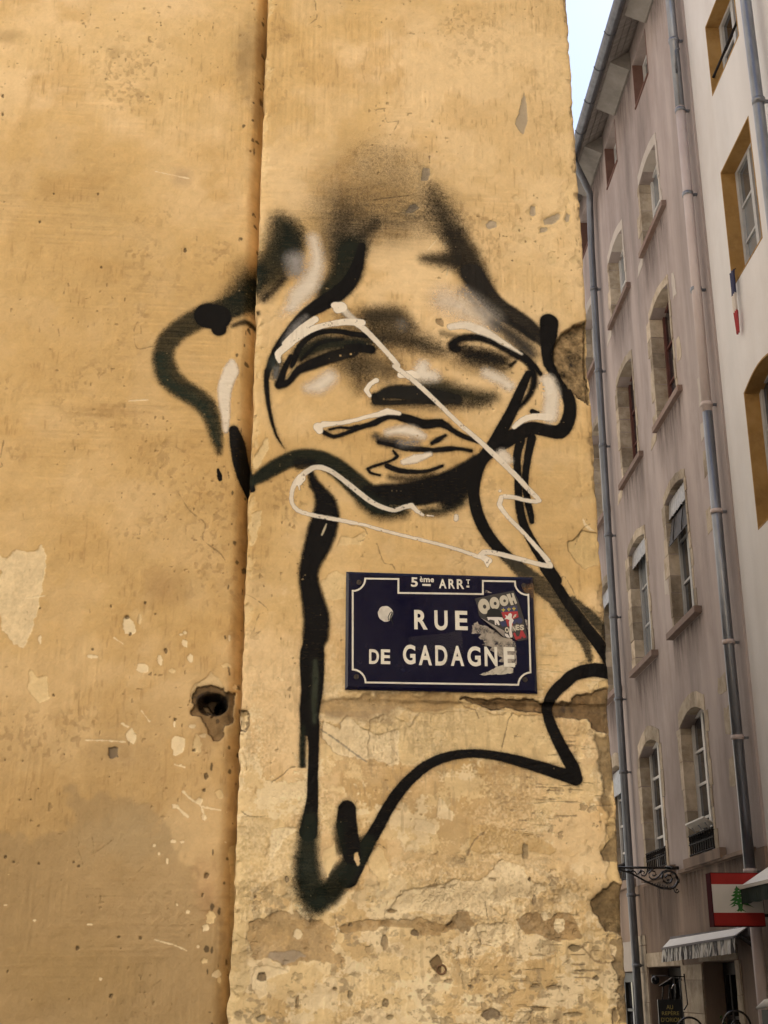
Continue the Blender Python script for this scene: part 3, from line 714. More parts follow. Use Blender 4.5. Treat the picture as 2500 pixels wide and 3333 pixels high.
g('ear', 'A3', [(150, 30, 40), (170, 150, 45), (240, 230, 40), (420, 350, 40), (490, 470, 30), (525, 600, 22)], col=(.022, .03, .019), soft=30, op=.7)
g('ear', 'A1', [(985, 1050, 16), (900, 1140, 18), (840, 1190, 20)], col=BLK, soft=20, op=.8)
g('ear', 'A1', [(800, 1280, 18), (720, 1340, 18), (640, 1370, 14)], col=BLK, soft=18, op=.75)
g('ear', 'A1', [(470, 1300, 95), (535, 1310, 95)], soft=8); g('ear', 'A1', [(545, 1390, 52)], soft=6)
g('ear', 'A3', [(538, 785, 9), (550, 830, 18), (552, 850, 14)], soft=2)
g('highlight', 'A3', [(632, 60, 22), (625, 120, 52), (585, 230, 48), (582, 330, 38), (590, 420, 28), (592, 520, 18)], col=WHT, soft=14, op=.92)
# jaw line across the corner
g('cheek', 'A3', [(645, 520, 34), (668, 600, 52), (690, 720, 56), (715, 830, 48), (745, 910, 34), (768, 970, 20)], soft=5, off=OFF_L)
g('cheek', 'A3', [(775, 862, 34), (850, 815, 50), (930, 765, 55), (1010, 725, 55), (1100, 700, 58), (1210, 710, 62), (1320, 760, 68), (1420, 840, 74), (1520, 930, 80), (1620, 1010, 80)], col=GRN, soft=16, op=.93, off=0.0)
g('cheek', 'A3', [(1090, 745, 45), (1180, 745, 30)], soft=16, op=.8)
# forehead band, left
g('hair', 'A1', [(1400, 660, 60), (1370, 780, 90), (1340, 900, 80)], col=BRN, soft=70, op=.55)
g('hair', 'A1', [(1600, 680, 40), (1520, 760, 55), (1490, 840, 60)], col=BRN, soft=40, op=.75)
g('hair', 'A1', [(1430, 850, 95), (1415, 960, 105), (1370, 1060, 102), (1290, 1150, 88)], col=GRN, soft=34, op=.90)
g('hair', 'A1', [(1510, 830, 25), (1480, 960, 40), (1430, 1070, 50), (1340, 1160, 55), (1230, 1230, 55), (1120, 1300, 40), (1010, 1420, 30), (930, 1540, 28), (890, 1640, 24), ('A3', 872, 120, 21), ('A3', 866, 220, 18), ('A3', 878, 340, 15), ('A3', 900, 450, 12), ('A3', 935, 560, 9), ('A3', 985, 640, 2)], soft=8, op=1.0)
g('highlight', 'A1', [(1130, 1310, 10), (1060, 1380, 26), (1000, 1480, 22)], col=GRY, soft=22, op=.75)
g('highlight', 'A1', [(1060, 930, 55), (1070, 990, 50)], col=(.33, .315, .305), soft=45, op=.85)
g('highlight', 'A1', [(1180, 780, 30), (1205, 900, 36), (1195, 1000, 46), (1150, 1090, 62), (1080, 1170, 62), (1030, 1250, 30)], col=WHT, soft=32, op=.82, grain=.25)
g('highlight', 'A1', [(970, 1290, 20), (1040, 1240, 25)], col=WHT, soft=40, op=.35)
# forehead band, right
g('hair', 'A2', [(530, 450, 25), (585, 590, 55), (660, 720, 75)], col=BRN, soft=62, op=.66)
g('hair', 'A2', [(480, 920, 26), (570, 925, 46), (690, 930, 70)], col=BRN, soft=38, op=.85)
g('hair', 'A2', [(680, 770, 75), (740, 880, 100), (795, 990, 95), (855, 1100, 80)], col=(.02, .016, .011), soft=40, op=.86)
g('hair', 'A2', [(800, 1020, 80), (880, 1140, 75), (980, 1240, 62), (1090, 1310, 58), (1180, 1380, 60), (1270, 1460, 50)], col=(.02, .017, .014), soft=14, op=.92)
g('hair', 'A2', [(850, 1180, 20), (960, 1290, 30), (1100, 1380, 22), (1210, 1460, 16)], soft=14, op=.9)
g('highlight', 'A2', [(620, 1200, 70), (760, 1260, 75), (900, 1340, 50)], col=WHT, soft=80, op=.72, grain=.25)
g('highlight', 'A2', [(740, 1130, 12), (860, 1260, 26), (960, 1370, 30)], col=GRY, soft=44, op=.72, grain=.25)
g('cheek', 'A2', [(960, 1360, 28), (1060, 1430, 50), (1160, 1520, 56), (1200, 1560, 36)], col=(.045, .04, .034), soft=40, op=.88, grain=.3)
# bulb and right ear
g('ear', 'A2', [(1320, 1350, 64), (1318, 1430, 58), (1310, 1540, 44), (1322, 1630, 40), ('A4', 1330, 80, 42), ('A4', 1375, 160, 42), ('A4', 1430, 250, 44), ('A4', 1462, 350, 42), ('A4', 1448, 460, 46), ('A4', 1395, 530, 50), ('A4', 1300, 520, 46), ('A4', 1205, 505, 46), ('A4', 1120, 540, 52), ('A4', 1030, 590, 52), ('A4', 960, 640, 42), ('A4', 890, 700, 36)], soft=6)
g('highlight', 'A4', [(1310, 190, 48), (1335, 260, 52), (1335, 350, 50), (1325, 420, 50)], col=WHT, soft=22, op=.93)
g('ear', 'A4', [(1210, 395, 20), (1245, 402, 12)], soft=3)
g('highlight', 'A4', [(1085, 498, 16), (1140, 452, 20), (1210, 430, 22), (1320, 432, 26)], col=WHT, soft=4)
g('ear', 'A4', [(1258, 215, 14), (1265, 240, 14)], col=(.16, .15, .15), soft=16, op=.85)
# bridge of the nose
g('nose', 'A2', [(120, 1310, 70), (280, 1310, 75), (380, 1370, 35)], col=BRN, soft=44, op=.76)
g('nose', 'A2', [(60, 1480, 60), (220, 1450, 60), (420, 1490, 40), (600, 1540, 35)], col=BRN, soft=60, op=.74)
g('nose', 'A2', [(-40, 1330, 60), (120, 1400, 90), (300, 1430, 90), (480, 1500, 60)], col=BRN, soft=70, op=.5)
g('nose', 'A2', [(330, 1365, 20)], col=(.3, .27, .23), soft=45, op=.5)
g('nose', 'A4', [(60, 60, 90), (230, 110, 80)], col=BRN, soft=75, op=.62)
# right eye
g('eye', 'A2', [(760, 1560, 40), (860, 1590, 48), (990, 1600, 46)], col=BRN, soft=46, op=.84)
g('eye', 'A2', [(700, 1525, 30), (790, 1560, 46), (910, 1590, 46), (1010, 1610, 30)], soft=44, op=.8)
g('eye', 'A2', [(680, 1520, 36), (700, 1530, 30)], soft=10, op=.97)
g('eye', 'A2', [(665, 1500, 28), (720, 1460, 28), (820, 1450, 28), (920, 1470, 30), (1020, 1520, 30), (1110, 1580, 26), ('A4', 1130, 30, 24), ('A4', 1190, 80, 24), ('A4', 1218, 150, 24), ('A4', 1210, 230, 22), ('A4', 1170, 310, 18), ('A4', 1105, 378, 12)], soft=15)
g('eye', 'A2', [(600, 1425, 16), (680, 1440, 14)], col=BRN, soft=22, op=.6)
g('eye', 'A4', [(1130, 0, 18), (1200, 60, 18), (1262, 140, 16)], soft=8)
g('eye', 'A2', [(800, 1555, 28), (860, 1565, 26), (960, 1590, 18)], soft=34, op=.85)
g('eye', 'A4', [(1090, 60, 12), (1060, 85, 14)], soft=9, op=.9)
g('highlight', 'A2', [(655, 1380, 22), (760, 1370, 28), (850, 1400, 34), (930, 1435, 24), (1020, 1490, 18), (1135, 1562, 6)], col=WHT, soft=9, op=.96)
# left eye
g('eye', 'A1', [(1100, 1560, 55), (1250, 1490, 62), (1400, 1490, 52), (1530, 1500, 38)], col=GRN, soft=26, op=.90)
g('eye', 'A3', [(930, 60, 45), (930, 150, 30)], col=(.035, .042, .036), soft=26, op=.8)
g('highlight', 'A3', [(935, 110, 18), (925, 160, 14)], col=GRY, soft=22, op=.55)
g('eye', 'A1', [(1040, 1640, 20), (1090, 1510, 22), (1190, 1425, 22), (1320, 1405, 20), (1450, 1425, 22), (1560, 1440, 18)], soft=7)
g('eye', 'A1', [(1100, 1600, 12), (1220, 1490, 14), (1380, 1460, 12)], soft=9, op=.9)
g('eye', 'A1', [(1420, 1520, 30), (1500, 1520, 36), (1570, 1530, 34)], soft=8)
g('eye', 'A3', [(950, 215, 30), (1010, 195, 26), (1070, 120, 30), (1180, 70, 42), (1320, 20, 46), ('A1', 1450, 1545, 40)], soft=11)
g('eye', 'A3', [(960, 200, 28), (985, 110, 22), (1030, 20, 18)], soft=8)
g('eye', 'A3', [(1080, 60, 4), (1000, 170, 8)], col=(.40, .30, .15), soft=5, op=.7)
g('cheek', 'A3', [(1380, 60, 60), (1480, 120, 70), (1500, 210, 50)], col=BRN, soft=70, op=.56)
# nose
g('nose', 'A4', [(430, 205, 30), (560, 225, 60), (680, 265, 60), (840, 300, 50), (940, 295, 30)], col=GRN, soft=42, op=.82)
g('nose', 'A4', [(160, 300, 34), (260, 265, 52), (400, 275, 62), (560, 295, 58), (700, 315, 38)], col=(.014, .013, .011), soft=14, op=.98)
g('nose', 'A4', [(140, 290, 20), (150, 325, 26), (230, 335, 18), (420, 330, 16), (600, 340, 12)], soft=6)
g('nose', 'A4', [(150, 345, 18), (400, 350, 22), (700, 355, 20), (880, 330, 24)], col=BRN, soft=40, op=.7)
g('highlight', 'A4', [(470, 90, 40), (460, 140, 52), (545, 155, 34)], col=WHT, soft=30, op=.95)
g('highlight', 'A4', [(318, 150, 22), (390, 142, 28), (432, 155, 20)], col=WHT, soft=4)
g('highlight', 'A4', [(155, 185, 18), (112, 210, 15), (88, 250, 17), (110, 288, 13)], col=WHT, soft=3)
g('cheek', 'A4', [(700, 60, 30), (850, 90, 40), (1000, 110, 40)], col=BRN, soft=50, op=.45)
g('highlight', 'A3', [(1290, 165, 45), (1220, 220, 50), (1150, 235, 28)], col=WHT, soft=36, op=.92, grain=.2)
g('highlight', 'A4', [(900, 140, 34), (980, 175, 38), (1050, 220, 34)], col=WHT, soft=26, op=.9)
# mouth
g('mouth', 'A3', [(1255, 535, 18), (1320, 562, 15), (1400, 540, 15), (1500, 500, 18), (1600, 470, 22), ('A4', 220, 430, 22), ('A4', 280, 425, 26), ('A4', 370, 445, 34), ('A4', 480, 480, 36), ('A4', 590, 472, 30), ('A4', 660, 515, 20), ('A4', 740, 560, 19), ('A4', 840, 595, 16)], soft=7)
g('mouth', 'A3', [(1290, 515, 9), (1360, 500, 9), (1430, 505, 10), (1480, 490, 10)], soft=6)
g('highlight', 'A3', [(1215, 500, 34), (1225, 525, 22)], col=WHT, soft=4)
g('highlight', 'A3', [(1250, 480, 22), (1330, 475, 15), (1450, 455, 14), (1560, 425, 14), ('A4', 170, 415, 18), ('A4', 230, 395, 24), ('A4', 310, 408, 14)], col=WHT, soft=5)
g('mouth', 'A4', [(150, 560, 18), (200, 590, 30), (280, 600, 26)], col=(.05, .045, .04), soft=26, op=.92)
g('mouth', 'A4', [(170, 600, 14), (260, 620, 16), (350, 640, 22), (450, 648, 20), (550, 655, 18), (640, 645, 20), (720, 645, 13), (795, 658, 13)], soft=7)
g('mouth', 'A4', [(620, 555, 12), (570, 585, 20), (530, 608, 14)], soft=9)
g('mouth', 'A4', [(430, 600, 20), (330, 605, 25)], col=GRY, soft=26, op=.7)
g('highlight', 'A4', [(230, 535, 20), (310, 520, 30), (400, 530, 36), (470, 560, 20)], col=WHT, soft=22, op=.96, grain=.2)
g('highlight', 'A4', [(340, 735, 20), (420, 712, 30), (520, 682, 14)], col=WHT, soft=12, op=.95)
g('mouth', 'A4', [(270, 660, 9), (298, 695, 12), (240, 730, 9), (170, 752, 11), (98, 778, 11), (115, 805, 10), (180, 822, 8)], soft=6)
g('mouth', 'A4', [(228, 760, 20), (300, 788, 20), (400, 800, 17), (500, 795, 13), (600, 760, 11)], soft=6)
g('mouth', 'A4', [(250, 835, 14), (400, 850, 26), (540, 830, 24)], col=BRN, soft=26, op=.85)
# chin
g('chin', 'A4', [(20, 870, 20), (60, 960, 40), (150, 1050, 45)], col=BRN, soft=50, op=.6)
g('chin', 'A4', [(90, 920, 30), (200, 950, 75), (350, 950, 85), (500, 930, 95), (650, 880, 95), (780, 800, 80), (840, 730, 52)], soft=17)
g('chin', 'A4', [(90, 985, 50), (200, 1060, 55), (330, 1060, 45)], col=GRN, soft=36, op=.9)
g('chin', 'A4', [(480, 1070, 25), (600, 1060, 32), (720, 1000, 40)], col=GRN, soft=30, op=.82)
g('chin', 'A4', [(640, 970, 80), (740, 920, 60)], soft=26, op=.97)
# neck
g('neck', 'A4', [(1180, 140, 24), (1130, 250, 32), (1070, 390, 38), (1000, 520, 42), (930, 630, 36), (860, 730, 42), (822, 830, 44), (812, 930, 40), (825, 1030, 40), (862, 1140, 42), (925, 1245, 40), (1010, 1345, 40), (1110, 1425, 34), (1190, 1480, 18)], soft=5)
g('neck', 'A4', [(1040, 1390, 30), (1130, 1460, 48), (1230, 1540, 60), (1330, 1620, 64), ('E6', 120, 1180, 80), ('E6', 240, 1350, 74), ('E6', 350, 1510, 62), ('E6', 430, 1650, 44), ('E6', 470, 1790, 22)], col=(.055, .046, .03), soft=18, op=.80, grain=.8)
g('neck', 'A4', [(1130, 585, 30), (1105, 700, 27), (1112, 850, 25), (1118, 990, 27), (1140, 1120, 30), (1195, 1250, 32), (1280, 1390, 36), (1370, 1530, 38), ('E6', 60, 965, 42), ('E6', 170, 1120, 44), ('E6', 290, 1300, 48), ('E6', 400, 1450, 52), ('E6', 520, 1610, 56), ('E6', 650, 1790, 62)], soft=4)
g('neck', 'A4', [(1205, 570, 30), (1180, 690, 26), (1160, 850, 22), (1176, 990, 24), (1200, 1090, 22), (1205, 1135, 18)], soft=4)
g('neck', 'E6', [(320, 1240, 22), (430, 1350, 40), (540, 1470, 50), (620, 1560, 50)], col=(.055, .046, .03), soft=18, op=.82, grain=.8)
g('neck', 'B3', [('E6', 680, 1900, 68), ('E6', 610, 1895, 68), ('E6', 480, 1885, 62), ('E6', 330, 1925, 56), (1250, 235, 40), (1180, 300, 38), (1138, 385, 34), (1145, 470, 34), (1185, 570, 36), (1240, 680, 40), (1295, 780, 44), (1312, 845, 44)], soft=4)
g('neck', 'B3', [(1312, 848, 44), (1240, 825, 42), (1100, 780, 38), (950, 735, 34), (800, 700, 28), (650, 688, 28), (500, 708, 30), (370, 765, 33), (250, 865, 35), (150, 990, 38), (60, 1150, 40), (-10, 1270, 42), (-60, 1370, 46), (-130, 1480, 62)], soft=5)
g('neck', 'B2', [(1440, 1340, 56), (1350, 1450, 64), (1260, 1570, 78), (1180, 1680, 80), (1120, 1740, 50)], col=GRN, soft=22, op=.92)
g('neck', 'B2', [(1305, 1112, 62), (1303, 1220, 70), (1325, 1330, 66), (1340, 1420, 60)], soft=6)
g('neck', 'B2', [(1255, 1220, 30), (1250, 1310, 30), (1262, 1390, 24)], col=GRN, soft=24, op=.85)
g('neck', 'A3', [(1165, 815, 22), (1185, 870, 34), (1225, 930, 44), (1262, 1000, 68), (1268, 1090, 90), (1240, 1200, 98), (1205, 1310, 88), (1165, 1410, 70), (1148, 1500, 64), (1165, 1610, 70), ('O', 683, 1330, 28), ('O', 682, 1372, 28)], soft=6)
g('neck', 'B2', [(1090, -80, 62), (1070, 60, 82), (1070, 190, 82), (1068, 310, 74), (1052, 440, 68), (1050, 560, 58)], soft=7)
g('neck', 'B2', [(1010, 560, 20), (1005, 700, 22), (1005, 815, 20)], col=GRN, soft=14, op=.95)
g('neck', 'B2', [(1070, 520, 50), (1080, 660, 36), (1078, 780, 34), (1074, 900, 36), (1072, 1020, 38), (1060, 1140, 48), (1045, 1260, 62)], soft=5)
g('neck', 'B2', [(1050, 1180, 50), (1040, 1320, 66), (1036, 1450, 78), (1046, 1570, 88), (1075, 1680, 88), (1100, 1750, 60)], col=(.014, .019, .013), soft=30, op=.9, grain=.4)
g('neck', 'B2', [(990, 1430, 26), (985, 1620, 46), (1050, 1790, 56)], col=GRN, soft=48, op=.5, grain=.45)
g('neck', 'B2', [(1090, 110, 14), (1092, 220, 20), (1085, 360, 20), (1085, 520, 12)], col=(.045, .052, .035), soft=12, op=.85)
g('neck', 'A3', [(1270, 1150, 3), (1255, 1190, 7), (1240, 1225, 4)], col=(.5, .44, .3), soft=3)
# paint lost with the plaster
for z, pts in [('B2', [(1350, 1400), (1375, 1395), (1395, 1470), (1380, 1490), (1350, 1440)]), ('B2', [(1140, 1400), (1225, 1330), (1225, 1450), (1170, 1575), (1140, 1480)]), ('B3', [(1370, 215), (1390, 212), (1390, 232), (1372, 235)]), ('B2', [(970, 822), (1038, 832), (1036, 900), (970, 900)])]:
    P = [conv(z, x, y)[:2] for x, y in pts]
    w = rect(min(p[0] for p in P) - .02, min(p[1] for p in P) - .02, max(p[0] for p in P) + .02, max(p[1] for p in P) + .02)
    j0, j1, i0, i1 = w
    k = soften(inpoly(P, SX[:, i0:i1] + NZ1[j0:j1, i0:i1] * .006, ZY[j0:j1] + NZ3[j0:j1, i0:i1] * .008).astype(np.float32), 1)
    G.a[j0:j1, i0:i1] *= 1 - k
G.a *= 1 - .8 * soften((fbm(.012, .012, 71, 3) > .86).astype(np.float32), 1)
G.a *= 1 - .07 * sm(.55, .72, fbm(.012, .003, 72, 2)) * sm(.5, .7, fbm(.2, .2, 73, 2))
# the cream tag
Tg = Paint()
def t(z, pts, **kw): spray(Tg, None, z, pts, col=WHT, **kw)
t('A1', [(1330, 1235, 28), (1370, 1245, 40), (1350, 1255, 36)], soft=4)
t('A1', [(1390, 1270, 22), (1440, 1320, 24), (1490, 1360, 24)], soft=16, op=.75)
t('A1', [(1510, 1350, 24), (1400, 1345, 24), (1280, 1362, 20), (1170, 1395, 22), (1080, 1445, 25), (1000, 1510, 26), (945, 1560, 24), (952, 1612, 12)], soft=4)
t('A1', [(1195, 1328, 24), (1110, 1382, 24), (1040, 1440, 20), (990, 1490, 20)], soft=4)
t('A2', [(30, 1360, 22), (80, 1400, 20), (180, 1500, 18), (300, 1640, 18), ('A4', 280, 90, 18), ('A4', 420, 200, 17), ('A4', 560, 330, 16), ('A4', 700, 465, 16), ('A4', 850, 592, 17), ('A4', 960, 695, 19), ('A4', 1080, 810, 19), ('A4', 1180, 915, 18), ('A4', 1255, 992, 16), ('A4', 1190, 996, 14), ('A4', 1070, 970, 15), ('A4', 1000, 972, 16), ('A4', 986, 1020, 17), ('A4', 1040, 1100, 15), ('A4', 1130, 1190, 14), ('A4', 1220, 1290, 15), ('A4', 1310, 1395, 18), ('A4', 1332, 1435, 17), ('A4', 1240, 1420, 16), ('A4', 1100, 1382, 16), ('A4', 950, 1347, 17), ('A4', 880, 1342, 18), ('A4', 860, 1368, 20), ('A4', 915, 1398, 22)], soft=4, op=.9)
t('A4', [(905, 1405, 24), (905, 1440, 5)], soft=4)
t('A4', [(850, 1375, 14), (700, 1322, 12), (550, 1282, 12), (400, 1245, 12), (200, 1195, 12), (60, 1155, 11), ('A3', 1440, 1142, 13), ('A3', 1360, 1125, 15), ('A3', 1250, 1105, 14), ('A3', 1150, 1085, 15), ('A3', 1080, 1060, 15), ('A3', 1038, 1010, 13), ('A3', 1036, 940, 14), ('A3', 1060, 875, 18), ('A3', 1120, 812, 20), ('A3', 1200, 768, 18), ('A3', 1285, 788, 18), ('A3', 1380, 850, 17), ('A3', 1480, 930, 18), ('A3', 1570, 1000, 18), ('A4', 200, 1040, 17), ('A4', 280, 1058, 16), ('A4', 345, 1036, 16), ('A4', 392, 1026, 17), ('A4', 430, 1065, 15), ('A4', 470, 1092, 9)], soft=4, op=.86)
t('A3', [(1100, 845, 30), (1085, 875, 20)], soft=4); t('A3', [(1085, 890, 8), (1088, 920, 4)], soft=3)
t('A4', [(1010, 690, 40), (1040, 720, 30)], soft=20, op=.9); t('A4', [(695, 1100, 15), (693, 1120, 15)], soft=7, op=.85); t('A4', [(990, 930, 10)], soft=6, op=.8)
t('A4', [(500, 1095, 5), (540, 1098, 3)], soft=3)
cr = conv('A4', 210, 1020)
scr = sdist([(conv('A4', 150, 985)[0], conv('A4', 150, 985)[1], .002), (cr[0], cr[1], .003), (conv('A4', 285, 1048)[0], conv('A4', 285, 1048)[1], .002)])
(j0, j1, i0, i1), D = scr
Tg.a[j0:j1, i0:i1] *= sm(-.001, .001, D + NZ1[j0:j1, i0:i1] * .006)
Tg.a *= 1 - .6 * sm(.72, .8, fbm(.009, .012, 74, 3))
G.a[hgt < -.05] = 0

def to_image(name, rgb, a):
    im = bpy.data.images.new(name, NW, NH, alpha=True, float_buffer=True)
    im.colorspace_settings.name = 'Non-Color'
    im.alpha_mode = 'CHANNEL_PACKED'
    buf = np.empty((NH, NW, 4), np.float32); buf[..., :3] = rgb; buf[..., 3] = a
    im.pixels.foreach_set(buf.ravel()); im.update()
    return im
HS, HB = 8.0, 0.6                       # relief is stored as height * HS + HB
IM_W = to_image('ochre_wall_survey', alb, hgt * HS + HB)
IM_G = to_image('spray_face_survey', G.rgb, G.a)
IM_T = to_image('cream_tag_survey', Tg.rgb, Tg.a)
def wall_mat(name, paint=None, rough=.9, spec=.25):
    m, nt, b, out = new_mat(name)
    L = nt.links.new
    uv = node(nt, 'ShaderNodeUVMap'); uv.uv_map = 'UVMap'
    ti = node(nt, 'ShaderNodeTexImage'); ti.image = IM_W; ti.interpolation = 'Cubic'; ti.extension = 'EXTEND'
    L(uv.outputs[0], ti.inputs['Vector'])
    bp = node(nt, 'ShaderNodeBump'); bp.inputs['Strength'].default_value = 1.0; bp.inputs['Distance'].default_value = 1.15 / HS
    L(ti.outputs['Alpha'], bp.inputs['Height']); L(bp.outputs[0], b.inputs['Normal'])
    b.inputs['Roughness'].default_value = rough
    b.inputs['Specular IOR Level'].default_value = spec
    if paint is None:
        L(ti.outputs['Color'], b.inputs['Base Color'])
    else:
        tp = node(nt, 'ShaderNodeTexImage'); tp.image = paint; tp.interpolation = 'Linear'; tp.extension = 'EXTEND'
        L(uv.outputs[0], tp.inputs['Vector'])
        L(tp.outputs['Color'], b.inputs['Base Color']); L(tp.outputs['Alpha'], b.inputs['Alpha'])
    return m
M['wall'] = wall_mat('peeling_ochre_limewash')
M['spray'] = wall_mat('black_spray_paint', IM_G, .75, .12)
M['tagpaint'] = wall_mat('cream_marker_paint', IM_T, .6, .2)

# ------------------------------------------------------------------ the ochre corner building
ob = thing('corner_building', 'ochre limewashed corner building with peeling plaster and a painted face', 'building', tuple(wallP(0, GROUND)))
CELL = .006
def hsample(s, z):
    i = np.clip(((s - S0) / RES).astype(int), 0, NW - 1); j = np.clip(((z - Z0) / RES).astype(int), 0, NH - 1)
    return HSM[j, i]
HSM = soften(hgt, 2)
zz = np.arange(Z0 + .004, Z1 - .004, CELL)
def grid_obj(name, POS, UVS, mat, parent):
    nr, nc = POS.shape[:2]
    me = bpy.data.meshes.new(name)
    org = LOC[parent.name]
    v = (POS - org).reshape(-1, 3).astype(np.float32)
    idx = np.arange(nr * nc).reshape(nr, nc)
    q = np.stack([idx[:-1, :-1], idx[:-1, 1:], idx[1:, 1:], idx[1:, :-1]], -1).reshape(-1, 4)
    return quad_mesh(name, me, v, q, UVS.reshape(-1, 2), mat, parent)
def quad_mesh(name, me, v, q, uv, mat, parent):
    me.vertices.add(len(v)); me.vertices.foreach_set('co', v.ravel())
    me.loops.add(q.size); me.loops.foreach_set('vertex_index', q.ravel().astype(np.int32))
    me.polygons.add(len(q)); me.polygons.foreach_set('loop_start', (np.arange(len(q)) * 4).astype(np.int32))
    try: me.polygons.foreach_set('loop_total', np.full(len(q), 4, np.int32))
    except Exception: pass
    me.polygons.foreach_set('use_smooth', np.ones(len(q), bool))
    ul = me.uv_layers.new(name='UVMap')
    ul.data.foreach_set('uv', uv[q.ravel()].astype(np.float32).ravel())
    me.update(calc_edges=True); me.validate()
    return link(name, me, mat, parent, LOC[parent.name])
def uvof(s, z): return np.stack([(s - S0) / (S1 - S0), (z - Z0) / (Z1 - Z0)], -1)
# left wall: turns back into a groove against the pilaster
sl = np.arange(S0 + .004, -.44, CELL)
SS, ZZ = np.meshgrid(sl, zz)
def gv(s): return .05 * np.clip((s + .568) / .045, 0, 1) ** 2
offL = OFF_L - gv(SS) + hsample(SS, ZZ)
POS_L = P0[None, None] + W * SS[..., None] + WN * offL[..., None] + np.array([0, 0, 1.0]) * ZZ[..., None]
UV_L = uvof(np.minimum(SS, EDGE - .003), ZZ)
# pilaster: front, both arrises and the returns
nb = 6
tl = np.concatenate([EDGE - np.array([.14, .05, .016, .008, .003]), np.arange(EDGE, .4375, CELL)])
cor = .4465
tr = np.concatenate([np.array([.4405, .4435, cor]), cor + np.array([.004, .010, .018, .03, .045, .065, .09, .115])])
tt = np.concatenate([tl, tr])
TT, ZP = np.meshgrid(tt, zz)
jl = (np.interp(zz, np.linspace(Z0, Z1, 180), np.random.default_rng(5).normal(0, .0022, 180)) + np.interp(zz, np.linspace(Z0, Z1, 34), np.random.default_rng(6).normal(0, .002, 34)))[:, None]
jr = (np.interp(zz, np.linspace(Z0, Z1, 200), np.random.default_rng(8).normal(0, .0009, 200)) + np.interp(zz, np.linspace(Z0, Z1, 40), np.random.default_rng(9).normal(0, .0012, 40)))[:, None]
over_l = np.clip(EDGE - TT, 0, None); over_r = np.clip(TT - cor, 0, None)
sP = np.clip(TT, EDGE, cor)
wl_ = np.clip((EDGE + .03 - sP) / .03, 0, 1); wr_ = np.clip((sP - (cor - .03)) / .03, 0, 1)
h = hsample(np.clip(TT, EDGE, .56), ZP)
rl = .006 * np.clip((EDGE + .012 - sP) / .012, 0, 1) ** 2; rr = .005 * np.clip((sP - (cor - .009)) / .009, 0, 1) ** 2
sF = sP + jl * wl_ + jr * wr_ + h * .4 * wr_ * np.clip((sP - (cor - .012)) / .012, 0, 1)
oF = h - over_l - over_r - rl - rr
POS_P = P0[None, None] + W * sF[..., None] + WN * oF[..., None] + np.array([0, 0, 1.0]) * ZP[..., None]
UV_P = uvof(np.clip(TT, EDGE + .002, .565), ZP)
lw = grid_obj('wall', POS_L, UV_L, M['wall'], ob)
pl = grid_obj('pilaster', POS_P, UV_P, M['wall'], ob)
pl['label'] = 'projecting corner pilaster with peeling ochre paint'
# plain continuation of the walls outside the surveyed part, and the volume of the house
mb = MB()
mb.box(wallP, -9, S0 + .004, GROUND, 12.5, -.3, OFF_L + .004)
mb.box(wallP, S0 + .004, -.45, Z1 - .004, 12.5, -.3, OFF_L)
mb.box(wallP, S0 + .004, -.45, GROUND, Z0 + .004, -.3, OFF_L)
mb.box(wallP, EDGE, cor, Z1 - .004, 12.5, -.3, -.001)
mb.box(wallP, EDGE, cor, GROUND, Z0 + .004, -.3, -.001)
mb.build('upper_wall', M['plain_ochre'], ob)
c0 = wallP(cor - .002, 0, -.11); c1 = c0 + F * 4.5; c2 = c1 - W * 9; c3 = wallP(-9, 0, -.31)
c4 = wallP(cor - .05, 0, -.31)
foot_ = [c0, c1, c2, c3, c4]
n = len(foot_)
v = [p + V3(0, 0, GROUND) for p in foot_] + [p + V3(0, 0, 12.5) for p in foot_]
f = [tuple(range(n)), tuple(range(n, 2 * n))] + [(i, (i + 1) % n, (i + 1) % n + n, i + n) for i in range(n)]
mk('street_wall', v, f, M['plain_ochre'], ob)
v = [p + V3(0, 0, 12.5) for p in foot_] + [p + V3(0, 0, 12.75) for p in foot_]
mk('roof', v, f, M['tile'], ob)
# unseen next house, added for neutral bounce and to shade the street
nh = thing('unseen_pale_house', 'unseen pale grey house added next to the ochre corner building for bounced light', 'building', tuple(c1 + V3(-2, 4, GROUND)))
k0 = c1 + F * .01; k1 = k0 + F * 26; k2 = k1 - W * 8; k3 = k0 - W * 8
v = [p + V3(0, 0, GROUND) for p in (k0, k1, k2, k3)] + [p + V3(0, 0, 18.5) for p in (k0, k1, k2, k3)]
mk('wall', v, [(0, 1, 2, 3), (4, 5, 6, 7)] + [(i, (i + 1) % 4, (i + 1) % 4 + 4, i + 4) for i in range(4)], M['pale'], nh)
v = [p + V3(0, 0, 18.5) for p in (k0, k1, k2, k3)] + [p + V3(0, 0, 18.8) for p in (k0, k1, k2, k3)]
nP = lambda a, b, o=0.0: k0 + F * a + V3(F[1], -F[0], 0) * o + V3(0, 0, b)
for zr in (3.4, 6.6, 9.8, 13.0):
    for ar in (2, 6, 10, 14, 18, 22):
        wv = MB().box(nP, ar, ar + 1.1, zr, zr + 1.9, 0.002, .05).build('window', M['frame_white'], nh)
        for q_ in (0, 1): mk('pane', [nP(ar + .08 + .5 * q_, zr + .08, .054), nP(ar + .52 + .5 * q_, zr + .08, .054), nP(ar + .52 + .5 * q_, zr + 1.82, .054), nP(ar + .08 + .5 * q_, zr + 1.82, .054)], [(0, 1, 2, 3)], M['glass'], wv)
mk('roof', v, [(0, 1, 2, 3), (4, 5, 6, 7)] + [(i, (i + 1) % 4, (i + 1) % 4 + 4, i + 4) for i in range(4)], M['tile'], nh)
